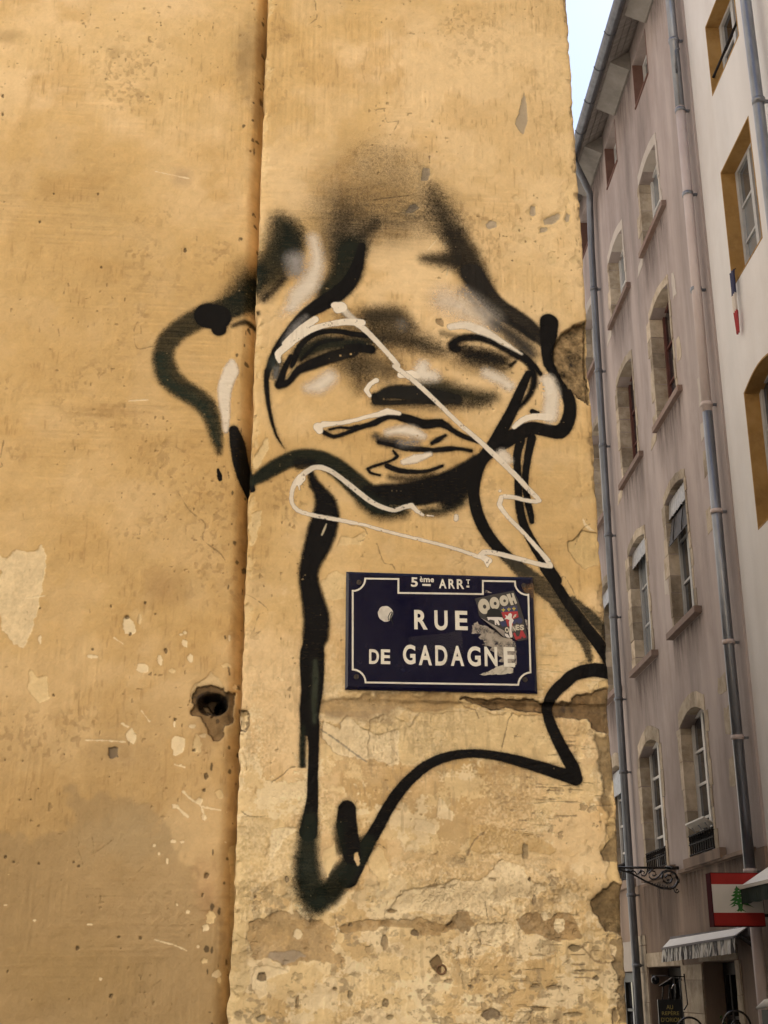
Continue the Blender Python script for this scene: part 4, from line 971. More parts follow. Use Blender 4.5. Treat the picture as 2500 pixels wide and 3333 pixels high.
# ring socket low on the pilaster
q = wallP(*conv('B4', 905, 560, 0.0)[:2], -.002)
mb = MB()
mb.tube([q + (W * math.cos(a) + V3(0, 0, 1) * math.sin(a)) * .0105 + WN * .004 for a in np.linspace(0, 2 * math.pi, 17)[:-1]], .0028, 6, closed=True)
mb.build('ring_socket', mottled('rusty_ring', (.16, .09, .045), (.22, .13, .07), 60, rough=.6, bump=.0005), ob, True)

# ---- the painted face and the tag: thin films lying on the relief of the wall
gf = thing('face_graffiti', 'black spray-painted face with long outlined neck on the ochre corner wall', 'graffiti', tuple(wallP(0, 1.9, .002)))
tgo = thing('tag_graffiti', 'thin cream paint line zigzagging over the black sprayed face', 'graffiti', tuple(wallP(0, 2.7, .003)))
def pieces(msk):
    """splits a cell mask into its connected pieces; crumbs join the largest"""
    lb = np.where(msk, np.arange(1, msk.size + 1).reshape(msk.shape), 0)
    while True:
        p = np.pad(lb, 1)
        n_ = np.maximum.reduce([lb] + [p[1 + a:p.shape[0] - 1 + a, 1 + b:p.shape[1] - 1 + b] for a in (-1, 0, 1) for b in (-1, 0, 1)]) * msk
        if (n_ == lb).all(): break
        lb = n_
    ids, cnt = np.unique(lb[msk], return_counts=True)
    order = np.argsort(-cnt); out = []
    keep = [ids[o] for o in order if cnt[o] >= 14] or [ids[order[0]]]
    for i, k in enumerate(keep):
        m = lb == k
        out.append(m)
    return out
def film(POS, UV, SV, ZV, lift, A, lab, mat, parent, single=None):
    nr, nc = POS.shape[:2]
    k = 4
    Ap = np.pad(A, ((0, (-NH) % k), (0, (-NW) % k))); Lp = np.pad(lab, ((0, (-NH) % k), (0, (-NW) % k)))
    B = Ap.reshape(Ap.shape[0] // k, k, -1, k).transpose(0, 2, 1, 3).reshape(Ap.shape[0] // k, Ap.shape[1] // k, k * k)
    LB = Lp.reshape(Lp.shape[0] // k, k, -1, k).transpose(0, 2, 1, 3).reshape(B.shape)
    am = B.max(-1); al = np.take_along_axis(LB, B.argmax(-1)[..., None], -1)[..., 0]
    p = np.pad(am, 1); am = np.maximum.reduce([p[1:-1, 1:-1], p[:-2, 1:-1], p[2:, 1:-1], p[1:-1, :-2], p[1:-1, 2:]])
    sc = (SV[:-1, :-1] + SV[1:, 1:]) / 2; zc = (ZV[:-1, :-1] + ZV[1:, 1:]) / 2
    i = np.clip(((sc - S0) / RES / k).astype(int), 0, am.shape[1] - 1); j = np.clip(((zc - Z0) / RES / k).astype(int), 0, am.shape[0] - 1)
    cell_a = am[j, i]; cell_l = al[j, i]
    dS = np.gradient(POS, axis=1); dZ = np.gradient(POS, axis=0)
    N = np.cross(dS, dZ); N /= (np.linalg.norm(N, axis=-1, keepdims=True) + 1e-9)
    PP = POS + N * lift
    idx = np.arange(nr * nc).reshape(nr, nc)
    Q = np.stack([idx[:-1, :-1], idx[:-1, 1:], idx[1:, 1:], idx[1:, :-1]], -1)
    for li in ([0] if single else range(len(PARTS))):
        msk = (cell_a > .03) & (True if single else (cell_l == li))
        if not msk.any(): continue
        nm = single or PARTS[li]
        for m1 in pieces(msk):
            q = Q[m1]; u, inv = np.unique(q, return_inverse=True)
            me = bpy.data.meshes.new(nm)
            quad_mesh(nm, me, (PP.reshape(-1, 3)[u] - LOC[parent.name]).astype(np.float32), inv.reshape(-1, 4), UV.reshape(-1, 2)[u], mat, parent)
ml = sl < EDGE - .001
film(POS_L[:, ml], UV_L[:, ml], SS[:, ml], ZZ[:, ml], .0008, G.a, G.lab, M['spray'], gf)
mp_ = (tt > EDGE - .004) & (tt < cor + .05)
film(POS_P[:, mp_], UV_P[:, mp_], np.clip(TT, EDGE + .001, .56)[:, mp_], ZP[:, mp_], .0008, G.a, G.lab, M['spray'], gf)
film(POS_P[:, mp_], UV_P[:, mp_], np.clip(TT, EDGE + .001, .56)[:, mp_], ZP[:, mp_], .0014, Tg.a, Tg.lab, M['tagpaint'], tgo, 'line')

# ------------------------------------------------------------------ street name plate
def sg(x, y, z='S'): return conv(z, x, y, .012)[:2]
def enamel():
    m, nt, b, _ = new_mat('navy_enamel'); L = nt.links.new
    geo = node(nt, 'ShaderNodeNewGeometry')
    n1 = node(nt, 'ShaderNodeTexNoise'); n1.inputs['Scale'].default_value = 22; n1.inputs['Detail'].default_value = 3
    L(geo.outputs['Position'], n1.inputs['Vector'])
    bp = node(nt, 'ShaderNodeBump'); bp.inputs['Distance'].default_value = .0012; bp.inputs['Strength'].default_value = .5
    L(n1.outputs['Fac'], bp.inputs['Height']); L(bp.outputs[0], b.inputs['Normal'])
    n2 = node(nt, 'ShaderNodeTexNoise'); n2.inputs['Scale'].default_value = 9; n2.inputs['Detail'].default_value = 8; n2.inputs['Roughness'].default_value = .7
    L(geo.outputs['Position'], n2.inputs['Vector'])
    mr = node(nt, 'ShaderNodeMapRange'); mr.inputs['From Min'].default_value = .35; mr.inputs['From Max'].default_value = .75; mr.inputs['To Min'].default_value = .10; mr.inputs['To Max'].default_value = .34
    L(n2.outputs['Fac'], mr.inputs['Value']); L(mr.outputs[0], b.inputs['Roughness'])
    b.inputs['Base Color'].default_value = (.0045, .0035, .019, 1)
    b.inputs['Specular IOR Level'].default_value = .35
    return m
M['enamel'] = enamel()
M['enamel_white'] = mottled('white_enamel', (.70, .66, .56), (.76, .72, .62), 40, rough=.25, bump=.0, c3=(.55, .5, .41), spec=.5)
A_, B_, C_, D_ = sg(176, 93), sg(1519, 122), sg(1545, 962), sg(157, 938)
sx0, sx1, sz0, sz1 = (A_[0] + D_[0]) / 2, (B_[0] + C_[0]) / 2, (C_[1] + D_[1]) / 2, (A_[1] + B_[1]) / 2
sign = thing('street_sign', 'navy enamel street plate reading RUE DE GADAGNE screwed to the ochre pilaster', 'street sign', tuple(wallP(0, sz0, .0)))
mb = MB()
ch = .007
o_ = [(sx0, sz0), (sx1, sz0), (sx1, sz1), (sx0, sz1)]; i_ = [(sx0 + ch, sz0 + ch), (sx1 - ch, sz0 + ch), (sx1 - ch, sz1 - ch), (sx0 + ch, sz1 - ch)]
v = [wallP(a, b, -.001) for a, b in o_] + [wallP(a, b, .007) for a, b in o_] + [wallP(a, b, .012) for a, b in i_]
mb.add(v, [(0, 1, 5, 4), (1, 2, 6, 5), (2, 3, 7, 6), (3, 0, 4, 7), (4, 5, 9, 8), (5, 6, 10, 9), (6, 7, 11, 10), (7, 4, 8, 11), (8, 9, 10, 11), (3, 2, 1, 0)])
plate = mb.build('plate', M['enamel'], sign)
def ribbon(pts, hw):
    """closed line of constant width: outer and inner loop"""
    P = [np.array(p) for p in pts]; m = len(P); O = []; I = []
    for i in range(m):
        a, b, c = P[i - 1], P[i], P[(i + 1) % m]
        d1 = (b - a) / np.linalg.norm(b - a); d2 = (c - b) / np.linalg.norm(c - b)
        n1 = np.array([-d1[1], d1[0]]); n2 = np.array([-d2[1], d2[0]])
        nn = (n1 + n2); nn /= np.linalg.norm(nn); k = hw / max(.35, float(np.dot(nn, n1)))
        O.append(b + nn * k); I.append(b - nn * k)
    return O, I
def arc(cx, cy, r, a0, a1, n=7): return [(cx + r * math.cos(R(a0 + (a1 - a0) * i / n)), cy + r * math.sin(R(a0 + (a1 - a0) * i / n))) for i in range(n + 1)]
line = arc(210, 138, 96, 90, 0)[0:]          # upper left notch, sheet coordinates (y down)
border = [(217, 228)] + arc(217, 140, 90, 80, 0, 6) + [(309, 140), (546, 143), (546, 243), (1154, 252), (1154, 157), (1385, 161)] + arc(1476, 166, 92, 180, 92, 6) + [(1481, 256), (1497, 815)] + arc(1500, 908, 92, -92, -178, 6) + [(1406, 906), (310, 888)] + arc(217, 887, 92, 0, -86, 6) + [(217, 795)]
bl = []
for p in border:
    if not bl or math.hypot(p[0] - bl[-1][0], p[1] - bl[-1][1]) > 6: bl.append(p)
Ob, Ib = ribbon([sg(x, y) for x, y in bl], .0024)
mb = MB(); mo = len(Ob)
for loop, c in ((Ob, .0126), (Ib, .0126)): mb.v += [tuple(wallP(p[0], p[1], c)) for p in loop]
mb.f = [[i, (i + 1) % mo, (i + 1) % mo + mo, i + mo] for i in range(mo)]
mb.build('border_line', M['enamel_white'], sign)
def glyph(ch, fn, box, off, depth, bold, mat, parent, name='letter', font_shear=0.0):
    """one character fitted to a box (a0, b0, a1, b1) of a frame"""
    cu = bpy.data.curves.new(name, 'FONT'); cu.body = ch; cu.size = 1.0; cu.offset = bold; cu.resolution_u = 5; cu.shear = font_shear
    to = bpy.data.objects.new(name, cu)
    me = bpy.data.meshes.new_from_object(to)
    bpy.data.objects.remove(to); bpy.data.curves.remove(cu)
    v = np.empty(len(me.vertices) * 3); me.vertices.foreach_get('co', v); v = v.reshape(-1, 3)
    fc = [tuple(p.vertices) for p in me.polygons]
    bpy.data.meshes.remove(me)
    mn, mx = v.min(0), v.max(0); a0, b0, a1, b1 = box
    aa = a0 + (v[:, 0] - mn[0]) / (mx[0] - mn[0]) * (a1 - a0); bb = b0 + (v[:, 1] - mn[1]) / (mx[1] - mn[1]) * (b1 - b0)
    return mk(name, [fn(a, b, off) for a, b in zip(aa, bb)], fc, mat, parent)
def sletter(ch, x0, y0, x1, y1, bold=.05):
    a = sg(x0, y1); b = sg(x1, y0)
    return glyph(ch, wallP, (a[0], a[1], b[0], b[1]), .0128, 0, bold, M['enamel_white'], sign)
for ch, x0, y0, x1, y1 in [('R', 660, 368, 755, 505), ('U', 806, 371, 899, 511), ('E', 956, 374, 1042, 510), ('D', 335, 650, 406, 754), ('E', 420, 651, 487, 755), ('G', 579, 617, 668, 757), ('A', 693, 621, 786, 763), ('D', 812, 623, 897, 766), ('A', 924, 626, 1017, 768), ('G', 1044, 629, 1136, 771), ('N', 1168, 632, 1256, 771), ('E', 1306, 635, 1381, 775)]:
    sletter(ch, x0, y0, x1, y1, .030)
for ch, x0, y0, x1, y1 in [('5', 636, 132, 685, 199), ('A', 838, 144, 891, 210), ('R', 907, 145, 952, 212), ('R', 967, 146, 1019, 214), ('T', 1034, 147, 1062, 181)]:
    sletter(ch, x0, y0, x1, y1, .026)
for ch, x0, y0, x1, y1 in [('\u00e8', 700, 126, 722, 165), ('m', 727, 138, 772, 166), ('e', 777, 139, 801, 167)]:
    sletter(ch, x0, y0, x1, y1, .026)
for x0, y0, x1, y1 in [(718, 180, 778, 193), (1036, 191, 1056, 204)]:
    a, b = sg(x0, y1), sg(x1, y0)
    MB().sheet([[(a[0], a[1]), (b[0], a[1]), (b[0], b[1]), (a[0], b[1])]], wallP, .0128).build('underline', M['enamel_white'], sign)
M['screw'] = mottled('dark_screw', (.05, .04, .035), (.09, .07, .055), 80, rough=.5, bump=.0, metal=.5)
for x, y in [(262, 168), (1448, 190), (1457, 868), (243, 848)]:
    a = sg(x, y); ph = rng.uniform(0, 3); mb = MB()
    P = [(a[0] + .0068 * math.cos(k * math.pi / 8), a[1] + .0068 * math.sin(k * math.pi / 8)) for k in range(16)]
    mb.extr([P], wallP, .012, .0148)
    mb.build('screw', M['screw'], sign)
    sl_ = [(math.cos(ph) * u - math.sin(ph) * w_, math.sin(ph) * u + math.cos(ph) * w_) for u, w_ in ((-.006, -.0008), (.006, -.0008), (.006, .0008), (-.006, .0008))]
    MB().sheet([[(a[0] + p[0], a[1] + p[1]) for p in sl_]], wallP, .0150).build('screw_slot', M['dark'], sign)
# rust bleeding from the upper right screw, film of old glue, torn paper
def ragged(pts, amp, n=5):
    out = []
    for i in range(len(pts)):
        a, b = np.array(pts[i], float), np.array(pts[(i + 1) % len(pts)], float)
        for k in range(n):
            q = a + (b - a) * k / n
            out.append(tuple(q + np.array([rng.uniform(-amp, amp), rng.uniform(-amp, amp)])))
    return out
def filmmat(name, c, alpha, scale=60, lo=.4, hi=.6, rough=.7):
    m, nt, b, _ = new_mat(name); L = nt.links.new
    geo = node(nt, 'ShaderNodeNewGeometry')
    n1 = node(nt, 'ShaderNodeTexNoise'); n1.inputs['Scale'].default_value = scale; n1.inputs['Detail'].default_value = 6; n1.inputs['Roughness'].default_value = .65
    L(geo.outputs['Position'], n1.inputs['Vector'])
    mr = node(nt, 'ShaderNodeMapRange'); mr.inputs['From Min'].default_value = lo; mr.inputs['From Max'].default_value = hi; mr.inputs['To Min'].default_value = alpha * .25; mr.inputs['To Max'].default_value = alpha
    L(n1.outputs['Fac'], mr.inputs['Value']); L(mr.outputs[0], b.inputs['Alpha'])
    b.inputs['Base Color'].default_value = (*c, 1); b.inputs['Roughness'].default_value = rough
    return m
def sheet_sg(name, pts, c, mat, parent, z='T', amp=0, n=5, org=None):
    P = [sg(x, y, z) for x, y in (ragged(pts, amp, n) if amp else pts)]
    return MB().sheet([P], wallP, c).build(name, mat, parent, org=org)
sheet_sg('rust_stain', [(1280, 10), (1500, -10), (1510, 300), (1440, 300), (1430, 200), (1330, 190), (1240, 90)], .0123, filmmat('rust_film', (.16, .085, .03), .75, 40), sign, 'T', 8)
tp = thing('torn_paper', 'torn grey paper remains glued on the plate around the letters N and E', 'paper scrap', tuple(wallP(sg(900, 1500, 'T')[0], sg(900, 1870, 'T')[1], .013)))
pm_ = filmmat('torn_paper_film', (.38, .33, .27), .95, 55, .36, .56)
sheet_sg('paper', [(240, 860), (330, 780), (400, 840), (520, 870), (640, 930), (860, 1090), (1000, 1120), (1125, 1180), (1135, 1400), (1158, 1640), (1090, 1730), (1000, 1650), (870, 1620), (760, 1590), (880, 1530), (760, 1490), (700, 1400), (590, 1370), (640, 1300), (440, 1260), (480, 1190), (350, 1110), (420, 1040), (230, 1030)], .0124, pm_, tp, 'T', 14)
sheet_sg('paper', [(380, 1870), (560, 1810), (700, 1730), (880, 1660), (1080, 1740), (1070, 1840), (820, 1870), (700, 1865), (460, 1890)], .0124, filmmat('torn_paper_film_pale', (.50, .45, .36), 1.0, 55, .3, .5), tp, 'T', 10)
sheet_sg('paper', [(480, 180), (520, 130), (640, 185), (560, 190)], .0124, pm_, tp, 'T', 4)
sheet_sg('paper', [(1320, 730), (1370, 750), (1385, 960), (1350, 900)], .0124, pm_, tp, 'T', 5)
glue = thing('glue_patch', 'faint rectangle of old clear tape under the letters RUE', 'tape', tuple(wallP(*sg(820, 700), .012)))
sheet_sg('tape', [(622, 562), (1000, 517), (1015, 690), (622, 640)], .0122, filmmat('old_tape', (.10, .09, .095), .14, 20, .2, .5, .3), glue, 'S', 3)
# round white sticker with a black scrawl
a = sg(453, 393)
rs = thing('round_sticker', 'round white sticker with black scrawl beside the word RUE', 'sticker', tuple(wallP(a[0], a[1] - .016, .012)))
P = [(a[0] + .0205 * math.cos(k * math.pi / 14) * rng.uniform(.95, 1.04), a[1] + .0215 * math.sin(k * math.pi / 14) * rng.uniform(.95, 1.04)) for k in range(28)]
MB().extr([P], wallP, .0121, .0126).build('disc', mottled('sticker_white', (.50, .46, .40), (.66, .62, .54), 60, rough=.5, bump=0), rs)
mb = MB()
for pts in [[(474, 440), (472, 415), (485, 390), (497, 380)], [(484, 438), (490, 410), (502, 385), (498, 420), (486, 440)], [(497, 432), (505, 470)]]:
    q = [np.array(sg(x, y)) for x, y in pts]
    for u, w_ in zip(q[:-1], q[1:]):
        d = (w_ - u) / np.linalg.norm(w_ - u); nn = np.array([-d[1], d[0]]) * .0011; d = d * .0008
        mb.sheet([[u - d + nn, u - d - nn, w_ + d - nn, w_ + d + nn]], wallP, .0129)
mb.build('scrawl', M['dark'], rs)
# supporters' sticker, half peeled
stk = thing('peeling_sticker', 'black sticker with OOOH lettering, red and blue shield, peeling off the plate', 'sticker', tuple(wallP(*sg(900, 1150, 'T'), .013)))
M['st_black'] = flat('sticker_black', (.035, .03, .028), .45); M['st_cream'] = flat('sticker_cream', (.52, .47, .37), .5); M['st_white'] = flat('sticker_offwhite', (.68, .63, .58), .5)
M['st_red'] = flat('sticker_red', (.36, .025, .03), .5); M['st_blue'] = flat('sticker_blue', (.03, .035, .10), .5); M['st_gold'] = flat('sticker_gold', (.42, .34, .06), .5); M['st_back'] = mottled('sticker_back', (.30, .26, .22), (.40, .355, .30), 50, rough=.5, bump=0)
sheet_sg('backing', [(285, 310), (700, 215), (1085, 145), (1180, 350), (1290, 700), (1372, 1100), (1365, 1150), (1180, 1185), (1060, 1120), (880, 1110), (470, 750), (370, 660), (340, 480)], .0136, M['st_black'], stk)
curl = [sg(400, 700, 'T'), sg(470, 740, 'T'), sg(900, 980, 'T'), sg(900, 1105, 'T'), sg(860, 1110, 'T'), sg(700, 960, 'T')]
lift = [.0145, .0150, .0155, .0150, .024, .027]
mk('curled_flap', [wallP(p[0], p[1], l) for p, l in zip(curl, lift)], [(0, 1, 5), (1, 2, 5), (2, 3, 4), (2, 4, 5)], M['st_back'], stk)
def ell(cx, cy, rx, ry, rot=0, n=20): return [(cx + rx * math.cos(u) * math.cos(rot) - ry * math.sin(u) * math.sin(rot), cy + rx * math.cos(u) * math.sin(rot) + ry * math.sin(u) * math.cos(rot)) for u in [2 * math.pi * k / n for k in range(n)]]
for cx, cy, rx, ry in [(475, 470, 118, 160), (692, 405, 100, 130), (885, 352, 92, 112)]:
    sheet_sg('letter', ell(cx, cy, rx, ry, -.2), .0140, M['st_cream'], stk); 
    sheet_sg('letter_counter', ell(cx + 12, cy + 5, rx * .3, ry * .28, -.2, 12), .0142, M['st_black'], stk)
sheet_sg('letter', [(935, 225), (1010, 205), (1035, 290), (1060, 285), (1040, 200), (1080, 195), (1155, 405), (1115, 425), (1085, 350), (1060, 355), (1085, 435), (1030, 445)], .0140, M['st_cream'], stk)
sheet_sg('shield_top', [(825, 490), (1150, 455), (1165, 570), (832, 590)], .0140, M['st_blue'], stk)
sheet_sg('shield', [(832, 590), (1165, 570), (1185, 690), (1080, 730), (1060, 890), (960, 880), (920, 740), (870, 700)], .0140, M['st_red'], stk)
for cx in (872, 985, 1090):
    cy = 545 - (cx - 872) * .12
    sheet_sg('lily', [(cx, cy - 50), (cx + 12, cy - 15), (cx + 40, cy - 18), (cx + 32, cy + 12), (cx + 14, cy + 6), (cx + 14, cy + 34), (cx - 14, cy + 34), (cx - 14, cy + 6), (cx - 32, cy + 12), (cx - 40, cy - 18), (cx - 12, cy - 15)], .0143, M['st_gold'], stk)
sheet_sg('lion', [(985, 620), (1020, 605), (1050, 640), (1040, 700), (1085, 760), (1050, 830), (1040, 960), (1060, 1080), (1050, 1110), (1010, 1110), (990, 1020), (1000, 900), (985, 800), (1000, 750), (940, 730), (890, 740), (930, 690), (900, 640), (960, 670)], .0146, M['st_white'], stk)
sheet_sg('lion_tail', [(1065, 700), (1100, 640), (1140, 630), (1130, 680), (1100, 690), (1085, 720)], .0145, M['st_cream'], stk)
sheet_sg('hat', [(500, 690), (530, 650), (545, 560), (590, 525), (690, 512), (790, 535), (822, 600), (835, 660), (860, 680), (800, 690), (600, 690)], .0144, M['dark'], stk)
sheet_sg('torn_print', [(530, 690), (640, 690), (760, 690), (850, 700), (885, 760), (820, 780), (760, 740), (800, 850), (770, 860), (720, 800), (730, 850), (700, 850), (690, 760), (600, 740), (560, 760), (545, 710)], .0143, M['st_white'], stk)
sheet_sg('blue_patch', [(800, 790), (920, 770), (940, 870), (850, 890)], .0141, M['st_blue'], stk)
sheet_sg('letter', [(1060, 800), (1090, 740), (1130, 735), (1150, 750), (1140, 800), (1110, 830), (1070, 825)], .0143, M['st_blue'], stk); sheet_sg('letter', ell(1205, 765, 58, 62, -.2), .0143, M['st_blue'], stk)
for ch, x0, y0, x1, y1 in [('O', 905, 900, 985, 1010), ('N', 1060, 870, 1120, 985), ('E', 1130, 850, 1195, 960), ('S', 1205, 850, 1295, 960)]:
    aa, bb = sg(x0, y1, 'T'), sg(x1, y0, 'T'); glyph(ch, wallP, (aa[0], aa[1], bb[0], bb[1]), .0148, 0, .05, M['st_cream'], stk)
sheet_sg('letter', [(1070, 1025), (1110, 1005), (1150, 1095), (1195, 1085), (1200, 1130), (1130, 1165)], .0143, M['st_red'], stk)
sheet_sg('letter', [(1200, 1080), (1230, 960), (1265, 955), (1345, 1105), (1290, 1125), (1270, 1090), (1240, 1095), (1240, 1130), (1200, 1140)], .0143, M['st_red'], stk)
sheet_sg('torn_print', [(880, 1020), (960, 1040), (1010, 1120), (940, 1110), (900, 1070)], .0147, M['st_white'], stk)

# ------------------------------------------------------------------ ground and the houses of the street
mb = MB()
mb.add([V3(-150, -150, GROUND), V3(150, -150, GROUND), V3(150, 150, GROUND), V3(-150, 150, GROUND)], [(0, 1, 2, 3)])
gd = mb.build('ground', M['ground']); gd['kind'] = 'structure'

def opening(s0, s1, z0, z1, rise, n=8):
    top = [(s1 - (s1 - s0) * i / n, z1 + rise * math.sin(math.pi * i / n)) for i in range(n + 1)] if rise else [(s1, z1), (s0, z1)]
    return [(s0, z0), (s1, z0)] + top
def window(parent, s0, s1, z0, z1, fmat, gmat, cols=2, rows=3, depth=.2, fw=.06, mw=.028, name='window', transom=None, label=None):
    """casement set back in its opening: the frame is the part, panes are its sub-parts"""
    mb = MB(); d0, d1 = -depth - .07, -depth
    mb.box(facP, s0 - .02, s0 + fw, z0, z1, d0, d1); mb.box(facP, s1 - fw, s1 + .02, z0, z1, d0, d1)
    mb.box(facP, s0 + fw, s1 - fw, z0, z0 + fw, d0, d1); mb.box(facP, s0 + fw, s1 - fw, z1 - fw, z1, d0, d1)
    a0, a1, b0, b1 = s0 + fw, s1 - fw, z0 + fw, z1 - fw
    xs = [a0 + (a1 - a0) * i / cols for i in range(cols + 1)]; ys = [b0 + (b1 - b0) * i / rows for i in range(rows + 1)]
    for i in range(1, cols):
        k = mw * (1.5 if cols == 2 or i == cols // 2 else 1)
        mb.box(facP, xs[i] - k, xs[i] + k, b0, b1, d0 + .01, d1 + (.012 if i == cols // 2 else -.012))
    for j in range(1, rows): mb.box(facP, a0, a1, ys[j] - mw * .6, ys[j] + mw * .6, d0 + .015, d1 - .014)
    w = mb.build(name, fmat, parent)
    if label: w['label'] = label
    for i in range(cols):
        for j in range(rows):
            tl_ = rng.uniform(-.006, .006); P = [(xs[i], ys[j]), (xs[i + 1], ys[j]), (xs[i + 1], ys[j + 1]), (xs[i], ys[j + 1])]
            vv = [facP(a, b, d1 - .035 + (tl_ if k in (1, 2) else -tl_)) for k, (a, b) in enumerate(P)]
            mk('pane', vv, [(0, 1, 2, 3)], gmat, w)
    return w
def stones(parent, s_edge, side, z0, z1, depth, hmin=.2, hmax=.36, wmin=.07, wmax=.26, mat=None):
    """quoins of one jamb, each block by itself, proud of the render and lining the reveal"""
    z = z0
    while z < z1 - .05:
        hh = min(rng.uniform(hmin, hmax), z1 - z)
        if z1 - z - hh < .08: hh = z1 - z
        wd = rng.uniform(wmin, wmax)
        a, b = (s_edge - .006, s_edge + wd) if side > 0 else (s_edge - wd, s_edge + .006)
        mb = MB(); mb.box(facP, a, b, z + .005, z + hh - .005, -depth + .002, rng.uniform(.005, .014), .006)
        mb.build('stone', mat or M['stone'], parent)
        z += hh
def lintel(parent, s0, s1, z1, rise, depth, th=.16, mat=None, k=1):
    n = 8
    lo = [(s0 - .05 + (s1 - s0 + .1) * i / n, z1 - .005 + rise * math.sin(math.pi * i / n)) for i in range(n + 1)]
    hi = [(a, b + th + rng.uniform(-.012, .012)) for a, b in lo]
    for q in range(k):
        i0, i1 = n * q // k, n * (q + 1) // k
        MB().extr([lo[i0:i1 + 1] + hi[i0:i1 + 1][::-1]], facP, -depth + .004, .008 + .002 * q).build('lintel_stone', mat or M['stone'], parent)

def sill(parent, s0, s1, z, pr=.07, th=.085, mat=None):
    MB().box(facP, s0, s1, z - th, z, -.02, pr).build('sill', mat or M['sill'], parent)

# ---- pink house
pk = thing('pink_house', 'tall pink-rendered old house with stone-framed windows along the street', 'building', tuple(facP(17, GROUND)))
PS0, PS1 = 14.3, 27.0
cols_ = [(16.1, 17.15), (18.4, 19.47), (20.8, 21.9), (23.2, 24.3)]
cols0 = [(16.1, 17.25), (18.45, 19.65), (20.85, 22.0), (23.2, 24.4)]
rows_ = [(12.14, 13.30, .1), (9.22, 10.93, .1), (6.12, 7.97, .1)]
holes = []
for s0, s1 in [(16.15, 17.0), (18.37, 19.2), (20.8, 21.56), (23.2, 24.0)]: holes.append(opening(s0, s1, 14.62, 15.44, 0))
for z0, z1, r_ in rows_:
    for s0, s1 in cols_: holes.append(opening(s0, s1, z0, z1, r_))
for s0, s1 in cols0: holes.append(opening(s0, s1, 3.12, 4.82, .16))
mb = MB(); mb.extr([[(PS0, 3.0), (PS1, 3.0), (PS1, 15.95), (PS0, 15.95)]] + holes, facP, -.32, 0); mb.build('wall', M['pink'], pk)
doors = [opening(15.72, 17.08, GROUND, 1.86, 0), opening(18.12, 19.98, GROUND, 1.83, 0), opening(20.9, 22.6, GROUND, 1.78, 0)]
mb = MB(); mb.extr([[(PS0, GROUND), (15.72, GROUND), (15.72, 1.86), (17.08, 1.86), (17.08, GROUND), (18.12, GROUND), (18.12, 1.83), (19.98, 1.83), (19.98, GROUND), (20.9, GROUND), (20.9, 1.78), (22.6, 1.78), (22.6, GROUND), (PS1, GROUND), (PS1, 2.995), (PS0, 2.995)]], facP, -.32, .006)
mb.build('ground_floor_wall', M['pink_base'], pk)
MB().box(facP, 14.6, 17.75, 2.975, 3.02, -.02, .055).build('string_course', M['pink_base'], pk)
MB().box(facP, PS0, PS1, GROUND, 15.9, -8.0, -.6).build('back_volume', M['dark'], pk)  # unseen volume added so no light leaks through the facade
# attic windows
for k, (s0, s1) in enumerate([(16.15, 17.0), (18.37, 19.2), (20.8, 21.56)]):
    w = window(pk, s0, s1, 14.62, 15.44, M['frame_white'], M['glass'], 2, 2, .16, .05)
    mb = MB()
    for a, b in ((s0 - .012, s0 + .012), (s1 - .012, s1 + .012)): mb.box(facP, a, b, 14.60, 15.44, -.155, .004)
    mb.box(facP, s0, s1, 14.595, 14.625, -.155, .02)
    mb.build('red_reveal', mottled('brown_red_reveal', (.15, .085, .07), (.19, .11, .09), 6, rough=.8), pk)
# storeys
for r, (z0, z1, r_) in enumerate(rows_):
    for c, (s0, s1) in enumerate(cols_[:3]):
        fm, gm, dp = (M['frame_white'], M['glass_pale'], .17) if r == 0 or c == 2 else ((M['frame_red'], M['glass'], .18) if r == 1 else (M['frame_grey'], M['glass'], .14))
        if r == 2 and c == 1: gm = M['glass_pale']
        w = window(pk, s0, s1, z0, z1 + r_, fm, gm, 2, 3 if r else 2, dp, .06)
        mat = M['lime'] if r == 0 else M['stone']
        stones(pk, s1, 1, z0, z1, dp, mat=M['stone'])
        stones(pk, s0, -1, z0, z1, dp, wmin=.05, wmax=.12, mat=mat)
        lintel(pk, s0, s1, z1, r_, dp, .13 if r else .17, M['lime'] if r == 0 else M['stone'], 1 if r == 0 else 3)
        sill(pk, s0 - .28, s1 + .12, z0, .07 if r < 2 else .1)
        if r < 2:    # pale mortar band left beside and below the sill
            MB().extr([[(s1 + .10, z0 - .02), (s1 + .42, z0 - .05), (s1 + .5, z0 - .2), (s1 + .16, z0 - .17)]], facP, -.01, .006).build('mortar_band', M['lime'] if r == 0 else M['stone'], pk)
for c, (s0, s1) in enumerate(cols0[:3]):
    w = window(pk, s0, s1, 3.12, 4.98, M['frame_white'], M['glass'], 2, 4, .14, .07, label='tall white casement under a stone arch')
    stones(pk, s1, 1, 3.12, 4.82, .14, .22, .38, .08, .22); stones(pk, s0, -1, 3.12, 4.82, .14, .22, .38, .06, .16)
    lintel(pk, s0, s1, 4.82, .16, .14, .2, M['stone'], 3)
    sill(pk, s0 - .4, s1 + .1, 3.12, .08, .12, M['pink_base'])
